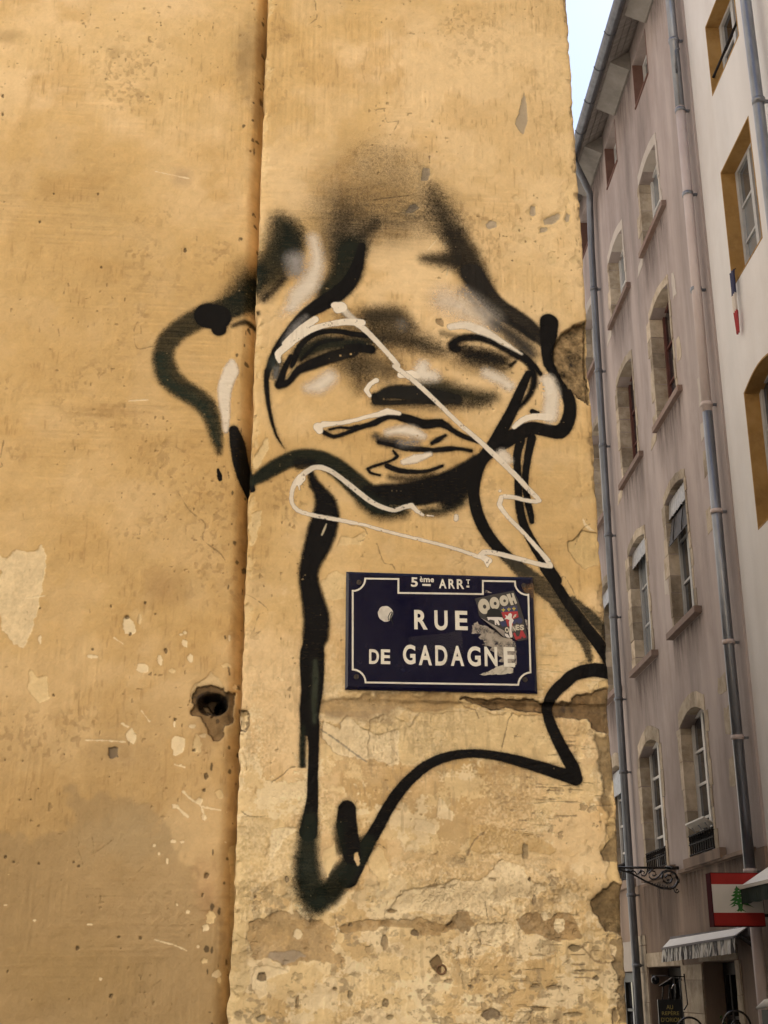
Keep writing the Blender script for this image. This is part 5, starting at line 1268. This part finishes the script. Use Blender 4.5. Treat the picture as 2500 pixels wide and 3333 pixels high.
# pressed-metal lambrequins, a rolled slatted blind, dirt running down under the sills
def runoff():
    m, nt, b, _ = new_mat('grime_runoff'); L = nt.links.new
    tc = node(nt, 'ShaderNodeTexCoord'); sx_ = node(nt, 'ShaderNodeSeparateXYZ'); L(tc.outputs['Generated'], sx_.inputs[0])
    geo = node(nt, 'ShaderNodeNewGeometry'); mp = node(nt, 'ShaderNodeMapping'); mp.inputs['Scale'].default_value = (7, 7, .9); L(geo.outputs['Position'], mp.inputs['Vector'])
    n1 = node(nt, 'ShaderNodeTexNoise'); n1.inputs['Scale'].default_value = 1.6; n1.inputs['Detail'].default_value = 7; n1.inputs['Roughness'].default_value = .65; L(mp.outputs[0], n1.inputs['Vector'])
    mr = node(nt, 'ShaderNodeMapRange'); mr.inputs['From Min'].default_value = .32; mr.inputs['From Max'].default_value = .68; L(n1.outputs['Fac'], mr.inputs['Value'])
    pz = node(nt, 'ShaderNodeMath', operation='POWER'); L(sx_.outputs['Z'], pz.inputs[0]); pz.inputs[1].default_value = 1.5
    ey = node(nt, 'ShaderNodeMath', operation='PINGPONG'); L(sx_.outputs['Y'], ey.inputs[0]); ey.inputs[1].default_value = .5
    em = node(nt, 'ShaderNodeMapRange'); em.inputs['From Max'].default_value = .16; L(ey.outputs[0], em.inputs['Value'])
    m1 = node(nt, 'ShaderNodeMath', operation='MULTIPLY'); L(mr.outputs[0], m1.inputs[0]); L(pz.outputs[0], m1.inputs[1])
    m2 = node(nt, 'ShaderNodeMath', operation='MULTIPLY'); L(m1.outputs[0], m2.inputs[0]); L(em.outputs[0], m2.inputs[1])
    m3 = node(nt, 'ShaderNodeMath', operation='MULTIPLY'); L(m2.outputs[0], m3.inputs[0]); m3.inputs[1].default_value = .75
    L(m3.outputs[0], b.inputs['Alpha']); b.inputs['Base Color'].default_value = (.105, .08, .075, 1); b.inputs['Roughness'].default_value = .9; b.inputs['Specular IOR Level'].default_value = .1
    return m
M['grime'] = runoff()
def grime(s0, s1, z0, z1, c=.0045):
    MB().sheet([[(s0, z0), (s1, z0), (s1, z1), (s0, z1)]], facP, c).build('grime', M['grime'], pk)
for z_ in (12.05, 9.13, 6.03):
    for s0, s1 in cols_[:3]: grime(s0 - .35, s1 + .2, z_ - rng.uniform(.7, 1.15), z_ - .01)
for a, b in [(14.5, 15.9), (17.0, 18.3), (19.3, 20.7)]: grime(a, b, 14.3, 15.44)
for a, b in [(14.9, 16.2), (16.6, 17.7), (17.9, 19.2), (18.7, 20.1)]: grime(a, b, 1.95, 2.96, .0105)
M['pressed'] = mottled('pressed_white_metal', (.40, .40, .40), (.24, .24, .25), 30, (1, 1, .5), .35, .003, 60, metal=.3, spec=.5)
M['slat'] = mottled('dark_blind_slat', (.055, .052, .055), (.085, .08, .085), 8, rough=.55, bump=0)
def lambrequin(s0, s1, z0, z1, off):
    n_ = 26; a = []; b = []
    for i in range(n_ + 1):
        u = i / n_; s_ = s0 + (s1 - s0) * u
        a.append(facP(s_, z1, off + .006 * math.sin(i * 2.1))); b.append(facP(s_, z0 + .02 * abs(math.sin(i * 1.57)), off + .02 + .008 * math.sin(i * 2.1 + .6)))
    mb = MB(); mb.v = [tuple(p) for p in a + b]; mb.f = [[i, i + 1, i + 2 + n_, i + 1 + n_] for i in range(n_)]
    mb.build('lambrequin', M['pressed'], pk, True)
for (s0, s1) in cols_[:3]: lambrequin(s0 + .01, s1 - .01, 7.72, 8.0, -.05)
lambrequin(cols0[2][0] + .01, cols0[2][1] - .01, 4.5, 4.9, -.05)
s0, s1 = cols_[0]
for k in range(9):
    z_ = 7.72 - k * .042
    MB().box(lambda a, b, o: facP(a, b - (o + .08) * .2, o), s0 + .02, s1 - .06, z_ - .034, z_, -.075 + .008 * k, -.06 + .008 * k).build('blind_slat', M['slat'], pk)
mb = MB()
for a in (s0 + .3, s1 - .3): mb.tube([facP(a, 7.75, -.05), facP(a, 7.45, -.0), facP(a, 7.34, .01)], .008, 6)
mb.build('blind_cord', M['dark'], pk)
# white board tilted out over one window guard, with what stands behind the guard
s0, s1 = cols0[0]
vv = [facP(16.08, 3.51, .13), facP(16.93, 3.51, .13), facP(17.10, 3.45, -.04), facP(16.24, 3.45, -.04)]
vv += [p + V3(0, 0, .018) for p in vv]
mk('shelf_board', vv, [(0, 1, 2, 3), (7, 6, 5, 4), (0, 1, 5, 4), (1, 2, 6, 5), (2, 3, 7, 6), (3, 0, 4, 7)], M['white_paint'], pk)
MB().box(facP, s0 + .06, s1 - .06, 3.2, 3.40, -.10, -.03).build('planter_box', M['dark'], pk)
for k in range(3): MB().tube([facP(s0 + .2 + .3 * k, 3.38, -.01), facP(s0 + .18 + .3 * k, 3.475, .06)], .008, 6).build('shelf_bracket', M['frame_grey'], pk)
# window guards of wrought iron
for s0, s1 in cols0[:3]:
    mb = MB(); z0 = 3.16
    for zz_ in (z0, z0 + .13, z0 + .24): mb.tube([facP(s0 + .01, zz_, .01), facP(s1 - .01, zz_, .01)], .011, 6)
    for k in range(11):
        a = s0 + .06 + (s1 - s0 - .12) * k / 10
        mb.tube([facP(a, z0, .01), facP(a, z0 + .13, .01)], .009, 5)
        mb.tube([facP(a + .03 * math.cos(u), z0 + .185 + .048 * math.sin(u), .012) for u in np.linspace(0, 2 * math.pi, 9)[:-1]], .008, 5, closed=True)
    mb.build('window_guard', M['iron_dull'], pk)
# loose lime and stone patches showing through the render beside the near gutter pipe
for s0, s1, z0, z1, m_ in [(14.75, 15.15, 8.55, 8.95, 'lime'), (14.85, 15.2, 8.1, 8.35, 'lime'), (14.9, 15.2, 7.6, 7.95, 'stone'), (15.0, 15.3, 6.85, 7.2, 'stone'), (14.75, 15.0, 5.9, 6.5, 'lime'), (15.1, 15.45, 4.85, 5.1, 'stone'), (14.95, 15.3, 4.35, 4.7, 'stone'), (14.95, 15.3, 3.75, 4.1, 'stone'), (14.7, 14.95, 4.25, 4.6, 'stone'), (14.72, 14.98, 3.6, 3.85, 'stone'), (15.7, 15.9, 10.55, 10.95, 'lime'), (15.72, 15.95, 9.6, 9.95, 'stone'), (17.3, 17.5, 6.7, 7.1, 'lime')]:
    P = ragged([(s0, z0), (s1, z0 + .03), (s1 - .02, z1), (s0 + .04, z1 - .02)], .025, 3)
    MB().extr([P], facP, -.01, .004).build('bare_stone', M[m_], pk)
# pale stone piers and lintels of the shops
def pier(s0, s1, z0, z1):
    z = z0
    while z < z1 - .03:
        hh = min(rng.uniform(.3, .42), z1 - z)
        if z1 - z - hh < .1: hh = z1 - z
        mid_ = rng.uniform(.4, .6); a = s0 + (s1 - s0) * mid_
        for x0, x1 in (((s0, a), (a, s1)) if rng.random() < .5 else ((s0, s1),)):
            MB().box(facP, x0 + .004, x1 - .004, z + .004, z + hh - .004, -.3, .018 + rng.uniform(0, .008), .004).build('stone', M['stone'], pk)
        z += hh
pier(17.1, 18.1, GROUND, 1.84); pier(20.0, 20.5, GROUND, 2.28); pier(15.5, 15.70, GROUND, 1.86)
MB().box(facP, 18.0, 20.1, 1.835, 2.02, -.3, .02, .004).build('lintel_stone', M['stone'], pk)
MB().box(facP, 15.6, 17.2, 1.865, 2.02, -.3, .02, .004).build('lintel_stone', M['stone'], pk)
MB().box(facP, 20.85, 22.7, 1.785, 2.22, -.3, .03, .004).build('shop_fascia', M['lime'], pk)
# shop doors: dark frames, bars and panes
def shopdoor(s0, s1, z1, nb_, name, dp=.24):
    mb = MB(); z0 = GROUND
    mb.box(facP, s0, s1, z1 - .14, z1, -dp - .06, -dp)
    for a in (s0, s1 - .08): mb.box(facP, a, a + .08, z0, z1 - .14, -dp - .06, -dp)
    for k in range(1, nb_):
        a = s0 + (s1 - s0) * k / nb_; mb.box(facP, a - .03, a + .03, z0, z1 - .14, -dp - .05, -dp + .02)
    for zz_ in (1.22, .75, .3): mb.box(facP, s0 + .08, s1 - .08, zz_ - .02, zz_ + .02, -dp - .05, -dp + .008)
    d = mb.build(name, M['door'], pk)
    for k in range(nb_):
        a, b = s0 + (s1 - s0) * k / nb_, s0 + (s1 - s0) * (k + 1) / nb_
        mk('pane', [facP(a, z0, -dp - .03), facP(b, z0, -dp - .03), facP(b, z1 - .1, -dp - .03), facP(a, z1 - .1, -dp - .03)], [(0, 1, 2, 3)], M['glass'], d)
shopdoor(15.74, 17.06, 1.85, 4, 'glazed_door'); shopdoor(18.14, 19.96, 1.82, 5, 'barred_door', .28); shopdoor(20.92, 22.58, 1.77, 3, 'shop_window', .1)
# eaves
mb = MB()
prof = [(-.05, 15.86), (.40, 15.56), (.40, 15.60), (-.05, 15.90)]
v = []
for s in (PS0, PS1): v += [facP(s, z, o) for o, z in prof]
mb.add(v, [(0, 1, 5, 4), (1, 2, 6, 5), (2, 3, 7, 6), (3, 0, 4, 7), (0, 3, 2, 1), (4, 5, 6, 7)]); mb.build('soffit', M['soffit'], pk)
for k in range(3):
    o0 = .05 + .115 * k
    MB().box(lambda s, o, dz: facP(s, 15.83 - (o + .02) * .667 - dz, o), PS0, PS1, o0, o0 + .105, .004, .016).build('soffit_board', M['soffit'], pk)
for a, b in [(14.35, 16.02), (17.1, 18.27), (19.32, 20.68), (21.7, 23.1), (24.1, 26.9)]:
    pr = [(.002, 15.45), (.035, 15.44), (.33, 15.575), (.30, 15.66), (.002, 15.80)]
    vv = [facP(a, z, o) for o, z in pr] + [facP(b, z, o) for o, z in pr]; m5 = 5
    mk('cove', vv, [tuple(range(5)), tuple(range(5, 10))] + [(i, (i + 1) % 5, (i + 1) % 5 + 5, i + 5) for i in range(5)], M['cove'], pk)
mb = MB(); n_ = 9      # half-round gutter
ring = [(.49 + .085 * math.cos(R(180 + 180 * i / (n_ - 1))), 15.56 + .085 * math.sin(R(180 + 180 * i / (n_ - 1)))) for i in range(n_)] + [(.49 + .075 * math.cos(R(360 - 180 * i / (n_ - 1))), 15.565 + .075 * math.sin(R(360 - 180 * i / (n_ - 1)))) for i in range(n_)]
m_ = len(ring); vv = []; ff = []
for s in (PS0 + .02, PS1): vv += [facP(s, z, o) for o, z in ring]
ff = [(i, (i + 1) % m_, (i + 1) % m_ + m_, i + m_) for i in range(m_)] + [tuple(range(m_)), tuple(range(m_, 2 * m_))]
gt = mk('gutter', vv, ff, M['zinc_dark'], pk)
for k in range(15):
    s = PS0 + .4 + k * .83
    MB().tube([facP(s, 15.56 + .09 * math.sin(R(a)), .49 + .09 * math.cos(R(a))) for a in range(180, 361, 20)], .008, 5).build('gutter_bracket', M['zinc_dark'], gt)
MB().box(lambda s, o, dz: facP(s, 15.93 - o * .6 + dz, o), PS0, PS1, -6, .43, -.03, .05).build('roof', M['tile'], pk)

# rainwater pipes
def pipe(name, label, pts, r, mats, joints, group='rainwater pipes on the facades'):
    t_ = thing(name, label, 'drainpipe', tuple(facP(*pts[-1])), group)
    for (i0, i1, m_) in mats:
        MB().tube([facP(*p) for p in pts[i0:i1 + 1]], r, 14).build('pipe', m_, t_, True)
    for s, z, o in joints:
        MB().tube([facP(s, z - .025, o), facP(s, z + .025, o)], r + .012, 14).build('collar', mats[-1][2] if z < 9 else mats[0][2], t_, True)
        MB().box(facP, s - .02, s + .02, z - .012, z + .012, -.005, o - r).build('bracket', M['zinc_dark'], t_)
    return t_
pl_ = pipe('drainpipe', 'dark zinc drainpipe bent under the eaves, next to the ochre corner', [(19.5, 15.48, .49), (19.5, 15.30, .46), (19.75, 15.16, .28), (20.0, 15.06, .13), (20.1, 14.9, .12), (20.2, 14.0, .12), (20.3, 8.0, .12), (20.28, 2.9, .12), (20.2, GROUND, .12)], .06,
           [(0, 8, M['zinc_dark'])], [(20.2, 13.2, .12), (20.24, 11.6, .12), (20.27, 10.2, .12), (20.29, 8.6, .12), (20.3, 7.2, .12), (20.3, 5.85, .12), (20.29, 4.7, .12), (20.28, 2.86, .12), (20.22, 1.86, .12)])
pm2 = pipe('drainpipe', 'drainpipe in zinc and pink sections between the pink and cream facades', [(14.42, 17.0, .12), (14.42, 12.65, .12), (14.45, 10.2, .12), (14.48, 8.2, .12), (14.5, 6.0, .12), (14.5, 2.6, .12), (14.45, GROUND, .12)], .062,
            [(0, 1, M['zinc']), (1, 3, M['pipe_pink']), (3, 5, M['zinc']), (5, 6, M['pipe_pink'])], [(14.42, 13.75, .12), (14.42, 12.6, .12), (14.44, 11.3, .12), (14.47, 9.9, .12), (14.48, 8.3, .12), (14.49, 6.9, .12), (14.5, 5.3, .12), (14.5, 4.2, .12), (14.5, 2.75, .12)])
pr2 = pipe('drainpipe', 'blue-grey zinc drainpipe on the cream facade', [(11.76, 17.2, .12), (11.72, 11.0, .12), (11.68, 2.0, .12), (11.66, GROUND, .12)], .062, [(0, 3, M['zinc'])], [(11.7, 10.65, .12), (11.7, 8.3, .12), (11.7, 6.2, .12), (11.7, 13.6, .12)])
MB().tube([facP(14.30, 13.52, .10), facP(14.26, 13.45, .16), facP(14.27, 13.2, .17), facP(14.33, 13.15, .15)], .018, 8).build('hook', M['zinc_dark'], pm2, True)

# ---- cream house
cr_ = thing('cream_house', 'smooth cream-rendered house with ochre window reveals at the frame edge', 'building', tuple(facP(8, GROUND)))
WC = (12.43, 13.55)
wz = [(12.16, 13.24), (9.39, 11.02), (6.34, 8.02), (3.2, 4.95)]
WB = lambda s, z, o=0.0: facP(s, z, o - .03)
hol = [opening(WC[0], WC[1], a, b, .10 if k >= 2 else 0) for k, (a, b) in enumerate(wz)] + [opening(9.5, 10.6, a, b, .10 if k >= 2 else 0) for k, (a, b) in enumerate(wz)]
mb = MB(); mb.extr([[(-14, GROUND), (PS0, GROUND), (PS0, 17.4), (-14, 17.4)]] + hol, WB, -.32, 0); mb.build('wall', M['cream'], cr_)
MB().box(facP, -14, PS0 - .02, GROUND, 17.2, -8, -.62).build('back_volume', M['dark'], cr_)  # unseen volume added behind the facade to block the sun
MB().box(facP, -14, PS0 - .02, 17.41, 17.62, -8, .5).build('roof', M['tile'], cr_)
for k, (z0, z1) in enumerate(wz):
    for s0, s1 in (WC, (9.5, 10.6)):
        rs_ = .10 if k >= 2 else 0
        o1 = opening(s0 + .001, s1 - .001, z0 + .001, z1 - .001, rs_); i1 = opening(s0 + .02, s1 - .02, z0 + .02, z1 - .02, rs_)
        MB().extr([o1, i1], WB, -.20, .004).build('ochre_reveal', M['ochre'], cr_)
        window(cr_, s0 + .03, s1 - .03, z0 + .02, z1 + rs_, M['frame_grey'], M['glass_pale'] if k == 1 else M['glass'], 2, 3 if k else 2, .2, .07)
        if k < 1: MB().tube([facP(s0 + .02, z0 + .28, -.06), facP(s1 - .02, z0 + .28, -.06)], .018, 8).build('guard_rail', M['iron_dull'], cr_, True)

# ---- unseen house behind the viewer, added to bounce light and show in the enamel
hb = thing('unseen_opposite_house', 'plain stone-coloured house added unseen behind the viewer for bounced light', 'building', (0, -8.0, GROUND))
sqP = lambda a, b, o=0.0: V3(a, -8.0 + o, b)
wh = [[(x, z), (x + 1.1, z), (x + 1.1, z + 1.9), (x, z + 1.9)] for z in (1.0, 4.2, 7.2, 9.9) for x in (-9, -6.2, -3.4, -.6, 2.2)]
MB().extr([[(-24, GROUND), (4, GROUND), (4, 16.5), (-24, 16.5)]] + wh, sqP, -.3, 0).build('wall', M['opposite'], hb)
for wq in wh:
    MB().extr([wq], sqP, -.26, -.22).build('window', M['glass'], hb)
MB().box(sqP, -24, 4, 16.51, 16.8, -6, .4).build('roof', M['tile'], hb)

# ------------------------------------------------------------------ street furniture
# wrought-iron sign bracket
bk = thing('sign_bracket', 'black wrought-iron scroll bracket reaching out from the pink facade', 'bracket', tuple(facP(17.9, 2.75)))
bf = lambda x, y: facP(17.9, 3.067 - (y - 410) * .000725, .83 - (x - 60) * .000755)
mb = MB(); mb.tube([bf(-60, 412), bf(1160, 412)], .016, 8); mb.tube([bf(940, 412), bf(1165, 415)], .024, 8); mb.build('bar', M['iron'], bk, True)
MB().tube([bf(x, y) for x, y in [(-60, 440), (110, 450), (300, 510), (400, 565), (560, 660), (720, 730), (850, 775), (980, 785), (1070, 750), (1120, 680), (1125, 600), (1090, 520), (1020, 475), (950, 470), (880, 505), (850, 580), (870, 650), (930, 690), (1000, 670), (1035, 610), (1010, 550), (950, 540), (915, 580), (930, 630), (970, 630)]], [.011] * 2 + [.013] * 4 + [.017] * 6 + [.014] * 7 + [.012] * 6, 8).build('scroll', M['iron'], bk, True)
MB().tube([bf(x, y) for x, y in [(940, 455), (860, 490), (800, 560), (740, 610), (670, 620), (620, 580), (620, 510), (670, 465), (730, 480), (750, 530), (710, 560), (680, 540)]], .011, 8).build('scroll', M['iron'], bk, True)
MB().tube([bf(x, y) for x, y in [(600, 440), (580, 520), (540, 560), (490, 550), (475, 500), (510, 470), (545, 495), (530, 525)]], .010, 8).build('scroll', M['iron'], bk, True)
MB().tube([bf(x, y) for x, y in [(490, 450), (440, 520), (400, 530), (380, 490), (340, 465), (300, 490), (260, 470), (230, 480)]], .010, 8).build('scroll', M['iron'], bk, True)
MB().tube([bf(x, y) for x, y in [(1040, 770), (1060, 840), (1100, 860), (1135, 830), (1115, 795), (1085, 805), (1095, 825)]], .009, 8).build('curl', M['iron'], bk, True)
MB().ball(bf(1150, 645), .03).build('boss', M['iron'], bk, True)
mb = MB()
for k in range(12):
    u = k / 11; mb.ball(bf(540 + 480 * u, 665 + 100 * u - 30 * math.sin(math.pi * u) * 0), .011, 6, 4)
mb.build('leaf_beading', M['iron'], bk, True)
# cedar flag board
fl = thing('flag_board', 'red and white sign box with a green cedar tree, hung by the cream facade', 'sign', tuple(facP(14.15, 2.15, .1)))
FS, FO0, FO1, FZ0, FZ1 = 14.15, .12, .665, 2.165, 2.708
fb = lambda a, b, o=0.0: facP(FS - o, FZ0 + b * (FZ1 - FZ0), FO1 - a * (FO1 - FO0))
MB().box(fb, 0, 1, 0, 1, -.17, 0).build('box', M['red_dark'], fl)
MB().box(fb, .012, .988, .78, .985, 0, .004).build('red_band', M['red_paint'], fl); MB().box(fb, .012, .988, .018, .252, 0, .004).build('red_band', M['red_paint'], fl)
MB().box(fb, .012, .988, .252, .78, 0, .0035).build('white_band', M['white_paint'], fl)
tree = [(.50, .76), (.53, .71), (.62, .68), (.58, .665), (.66, .62), (.60, .61), (.70, .55), (.62, .545), (.73, .47), (.63, .475), (.76, .38), (.82, .345), (.74, .375), (.60, .41), (.585, .33), (.61, .30), (.66, .265), (.60, .285), (.575, .29), (.55, .265), (.53, .29), (.50, .275), (.47, .29), (.42, .262), (.48, .30), (.51, .335), (.50, .40), (.36, .35), (.44, .42), (.33, .385), (.45, .475), (.35, .47), (.46, .55), (.38, .565), (.47, .61), (.42, .62), (.48, .67), (.455, .685), (.485, .71)]
MB().extr([[(x - .01, y) for x, y in tree]], fb, .0036, .006).build('cedar', M['green_paint'], fl)
mb = MB()
for x, y in [(.47, .45), (.55, .43), (.50, .52), (.57, .53), (.52, .60), (.57, .61), (.53, .66), (.45, .40)]: mb.extr([[(x + .018 * math.cos(u), y + .008 * math.sin(u)) for u in np.linspace(0, 2 * math.pi, 9)[:-1]]], fb, .0062, .0072)
mb.build('print_gap', M['white_paint'], fl)
for zz_ in (2.28, 2.6): MB().box(facP, 14.22, 14.25, zz_ - .015, zz_ + .015, -.03, .13).build('bracket', M['iron_dull'], fl)
# white awning with gathered valance
aw = thing('white_awning', 'half-folded white awning with a ruffled valance over the glazed door', 'awning', tuple(facP(16.4, 1.9, .1)))
MB().box(facP, 14.9, 18.35, 2.10, 2.2, .022, .07).build('cassette', M['grey_cloth'], aw)
vv = [facP(14.95, 2.21, .05), facP(18.4, 2.18, .05), facP(18.1, 2.06, .24), facP(14.85, 2.105, .24)]
vv += [p - V3(0, 0, .012) for p in vv]
mk('top_cloth', vv, [(0, 1, 2, 3), (7, 6, 5, 4), (0, 3, 7, 4), (1, 5, 6, 2), (2, 6, 7, 3), (0, 4, 5, 1)], M['white_cloth'], aw)
MB().box(lambda a, b, o: facP(a, b + (16.5 - a) * .013, o), 14.85, 18.1, 2.05, 2.075, .235, .262).build('front_bar', M['grey_cloth'], aw)
mb = MB(); nn_ = 132; vt = []; vb = []; ph = 0
for k in range(nn_ + 1):
    s = 18.1 - 3.25 * k / nn_; ph += rng.uniform(.35, 1.0)
    base = 2.05 + (16.5 - s) * .013
    vt.append(facP(s, base, .248)); vb.append(facP(s + .012 * math.sin(ph * .7), base - .155 - .008 * math.sin(ph), .255 + .028 * math.sin(ph)))
mb.v = [tuple(p) for p in vt + vb]; mb.f = [[k, k + 1, k + 1 + nn_ + 1, k + nn_ + 1] for k in range(nn_)]
mb.build('valance', mottled('ruffled_valance', (.74, .74, .72), (.10, .10, .105), 13, (1, 1, .12), .8, 0, lo=.47, hi=.53), aw)
MB().tube([facP(14.85, 2.10, .2), facP(14.7, 2.0, .12), facP(14.75, 1.95, .02)], .02, 8).build('arm', M['iron_dull'], aw)
# green awning
ga = thing('green_awning', 'awning with pale top and dark green front at the frame edge', 'awning', tuple(facP(12.5, 2.4, .1)))
vv = [facP(14.12, 2.78, .02), facP(9.6, 2.80, .02), facP(9.6, 2.585, .36), facP(14.12, 2.57, .36)]
vv += [p - V3(0, 0, .012) for p in vv]
mk('top_cloth', vv, [(0, 1, 2, 3), (7, 6, 5, 4), (0, 3, 7, 4), (1, 5, 6, 2), (2, 6, 7, 3), (0, 4, 5, 1)], M['white_cloth'], ga)  # top is plain white cloth
MB().box(facP, 9.6, 14.12, 2.535, 2.57, .345, .375).build('front_bar', M['white_paint'], ga)
mb = MB(); nn_ = 90; vt = []; vb = []
for k in range(nn_ + 1):
    s = 14.12 - 4.5 * k / nn_; vt.append(facP(s, 2.535, .36)); vb.append(facP(s, 2.385 + .004 * math.sin(k), .362 + .012 * math.sin(k * .9)))
mb.v = [tuple(p) for p in vt + vb]; mb.f = [[k, k + 1, k + 2 + nn_, k + nn_ + 1] for k in range(nn_)]
mb.build('valance', M['green_cloth'], ga)
mk('side_cloth', [facP(14.12, 2.765, .02), facP(14.12, 2.535, .36), facP(14.12, 2.39, .36), facP(14.12, 2.45, .02)], [(0, 1, 2, 3)], M['green_cloth'], ga)
# French flag at the sill
ff_ = thing('small_flag', 'small blue, white and red flag hanging below a cream facade window', 'flag', tuple(facP(13.3, 8.75, .03)))
for k, (z0, z1, m_) in enumerate([(9.20, 9.50, M['st_blue']), (8.98, 9.20, M['st_white']), (8.70, 8.98, M['st_red'])]):
    mb = MB(); n_ = 10
    a = [facP(13.40 - .11 * i / n_ * (1.1 - .1 * k) + .0 * k, z1, .03 + .02 * math.sin(i * 1.3 + k)) for i in range(n_ + 1)]; b = [facP(13.41 - .11 * i / n_ * (1.0 - .1 * k), z0, .03 + .02 * math.sin(i * 1.3 + k + 1)) for i in range(n_ + 1)]
    mb.v = [tuple(p) for p in a + b]; mb.f = [[i, i + 1, i + 2 + n_, i + 1 + n_] for i in range(n_)]
    mb.build(['blue_band', 'white_band', 'red_band'][k], m_, ff_, True)
MB().tube([facP(13.3, 9.52, .0), facP(13.41, 9.5, .04)], .006, 6).build('staff', M['iron_dull'], ff_)
# menu stand
MS = 16.5
me_ = thing('menu_stand', 'black menu board lettered in gold on an iron stand before the stone pier', 'menu board', tuple(facP(MS, GROUND, .58)))
mP = lambda a, b, o=0.0: facP(MS - o, 1.43 + (1215 - b) * .000648, .745 - (a - 665) * .000651)
MB().box(mP, 665, 1115, 1215, 1760, -.02, 0).build('panel', M['black_panel'], me_)
for txt, y0, y1, x0, x1 in [('AU', 1310, 1385, 818, 940), ('REP\u00c8RE', 1405, 1485, 728, 1045), ("D'ORION", 1525, 1600, 708, 1072)]:
    glyph(txt, lambda a, b, o: mP(a, -b, o), (x0, -y1, x1, -y0), .002, 0, .004, M['gold'], me_, 'lettering')
mb = MB()
mb.tube([mP(580, 800, 0), mP(1190, 822, 0)], .007, 6); mb.tube([mP(1190, 770, 0), mP(1215, 1300, 0), mP(1140, 1400, 0)], .009, 6); mb.tube([mP(1115, 1220, -.01), mP(1100, 830, -.01)], .007, 6)
for x in (760, 880, 1000): mb.tube([mP(x, 1215, -.01), mP(x + 30, 980, -.01)], .008, 6)
mb.tube([mP(890, 1700, -.03), mP(890, 3980, -.03)], .018, 8)
mb.build('frame', M['iron'], me_, True)
mb = MB(); mb.ball(mP(640, 880, .02), .05, 12, 8); mb.build('globe', M['iron'], me_, True)
mk('curved_plate', [mP(690, 985, .03), mP(950, 830, .03), mP(940, 950, -.03), mP(800, 990, -.03), mP(700, 1000, .02), mP(958, 842, .02)], [(0, 1, 5, 4), (4, 5, 2, 3)], M['iron'], me_)
mk('glint_strip', [mP(690, 988, .034), mP(700, 968, .034), mP(945, 825, .034), mP(950, 845, .034)], [(0, 1, 2, 3)], M['glint_metal'], me_)  # bright strip drawn as a diagonal glint on the iron plate
MB().tube([mP(x, y, .03) for x, y in [(935, 1030), (945, 990), (970, 960), (995, 965), (1005, 1000)]], .009, 8).build('curl', M['glint_metal'], me_, True)  # bright curl stands in for a highlight on the ironwork
MB().box(facP, MS - .2, MS + .2, GROUND, GROUND + .04, .38, .78).build('base', M['iron_dull'], me_)
# iron hoops of the terrace stands
def hoop(s, o, z, r, label):
    t_ = thing('iron_hoop_stand', label, 'iron stand', tuple(facP(s, GROUND, o)), 'round iron stands on the terrace')
    MB().tube([facP(s, z + r * math.sin(a), o + r * math.cos(a)) for a in np.linspace(0, 2 * math.pi, 33)[:-1]], .012, 8, closed=True).build('ring', M['iron'], t_, True)
    MB().tube([facP(s, z + .055 * math.sin(a) * (1 - a / 14), o + .055 * math.cos(a) * (1 - a / 14)) for a in np.linspace(0, 11, 30)], .008, 6).build('scroll', M['iron'], t_, True)
    MB().tube([facP(s, z - r, o), facP(s, GROUND, o)], .014, 8).build('post', M['iron'], t_, True)
    MB().box(facP, s - .15, s + .15, GROUND, GROUND + .03, o - .15, o + .15).build('base', M['iron_dull'], t_)
hoop(15.0, .265, 1.18, .15, 'round black iron hoop before the glazed door')
hoop(15.6, .62, 1.10, .15, 'round black iron hoop overlapping the menu board')
# bushy pot plant before the glazed door
pp = thing('pot_plant', 'leafy green plant at the foot of the glazed door', 'plant', tuple(facP(15.6, GROUND, .24)))
mb = MB(); c = facP(15.6, GROUND, .24)
for i in range(2): mb.tube([c + V3(0, 0, .0), c + V3(0, 0, .45)], [.16, .2], 14)
mb.build('pot', M['tile'], pp, True)
MB().tube([c + V3(0, 0, .4), c + V3(.01, 0, 1.3)], .015, 6).build('stem', M['door'], pp)
mb = MB()
for k in range(420):
    u, w_ = rng.uniform(0, 6.28), rng.gauss(0, .22); rr_ = abs(rng.gauss(0, .085)) + .03
    q = c + V3(rr_ * math.cos(u), rr_ * math.sin(u), 1.12 + w_ * .9 - .25 * rr_); d = V3(rng.gauss(0, 1), rng.gauss(0, 1), rng.gauss(.3, .6)); d /= np.linalg.norm(d); e = np.cross(d, V3(rng.gauss(0, 1), rng.gauss(0, 1), .4)); e /= np.linalg.norm(e)
    if q[2] > 1.33: continue
    mb.add([q, q + d * .03 + e * .012, q + d * .06, q + d * .03 - e * .012], [(0, 1, 2, 3)])
lf = mb.build('leaves', mottled('plant_leaves', (.035, .075, .02), (.06, .11, .035), 20, rough=.6, bump=0), pp)
lf['kind'] = 'stuff'
# lamp beside the cream house's shop front
lp = thing('wall_lamp', 'small white lamp hood on a grey-green post at the frame edge', 'lamp', tuple(facP(13.9, GROUND, .30)))
MB().box(facP, 13.7, 14.0, GROUND, 1.36, .05, .30).build('post', mottled('grey_green_paint', (.07, .085, .07), (.09, .105, .09), 6, rough=.6), lp)
MB().tube([facP(13.9, 1.37, .38), facP(13.85, 1.42, .3), facP(13.8, 1.44, .1)], [.012, .04, .05], 10).build('hood', M['white_cloth'], lp, True)
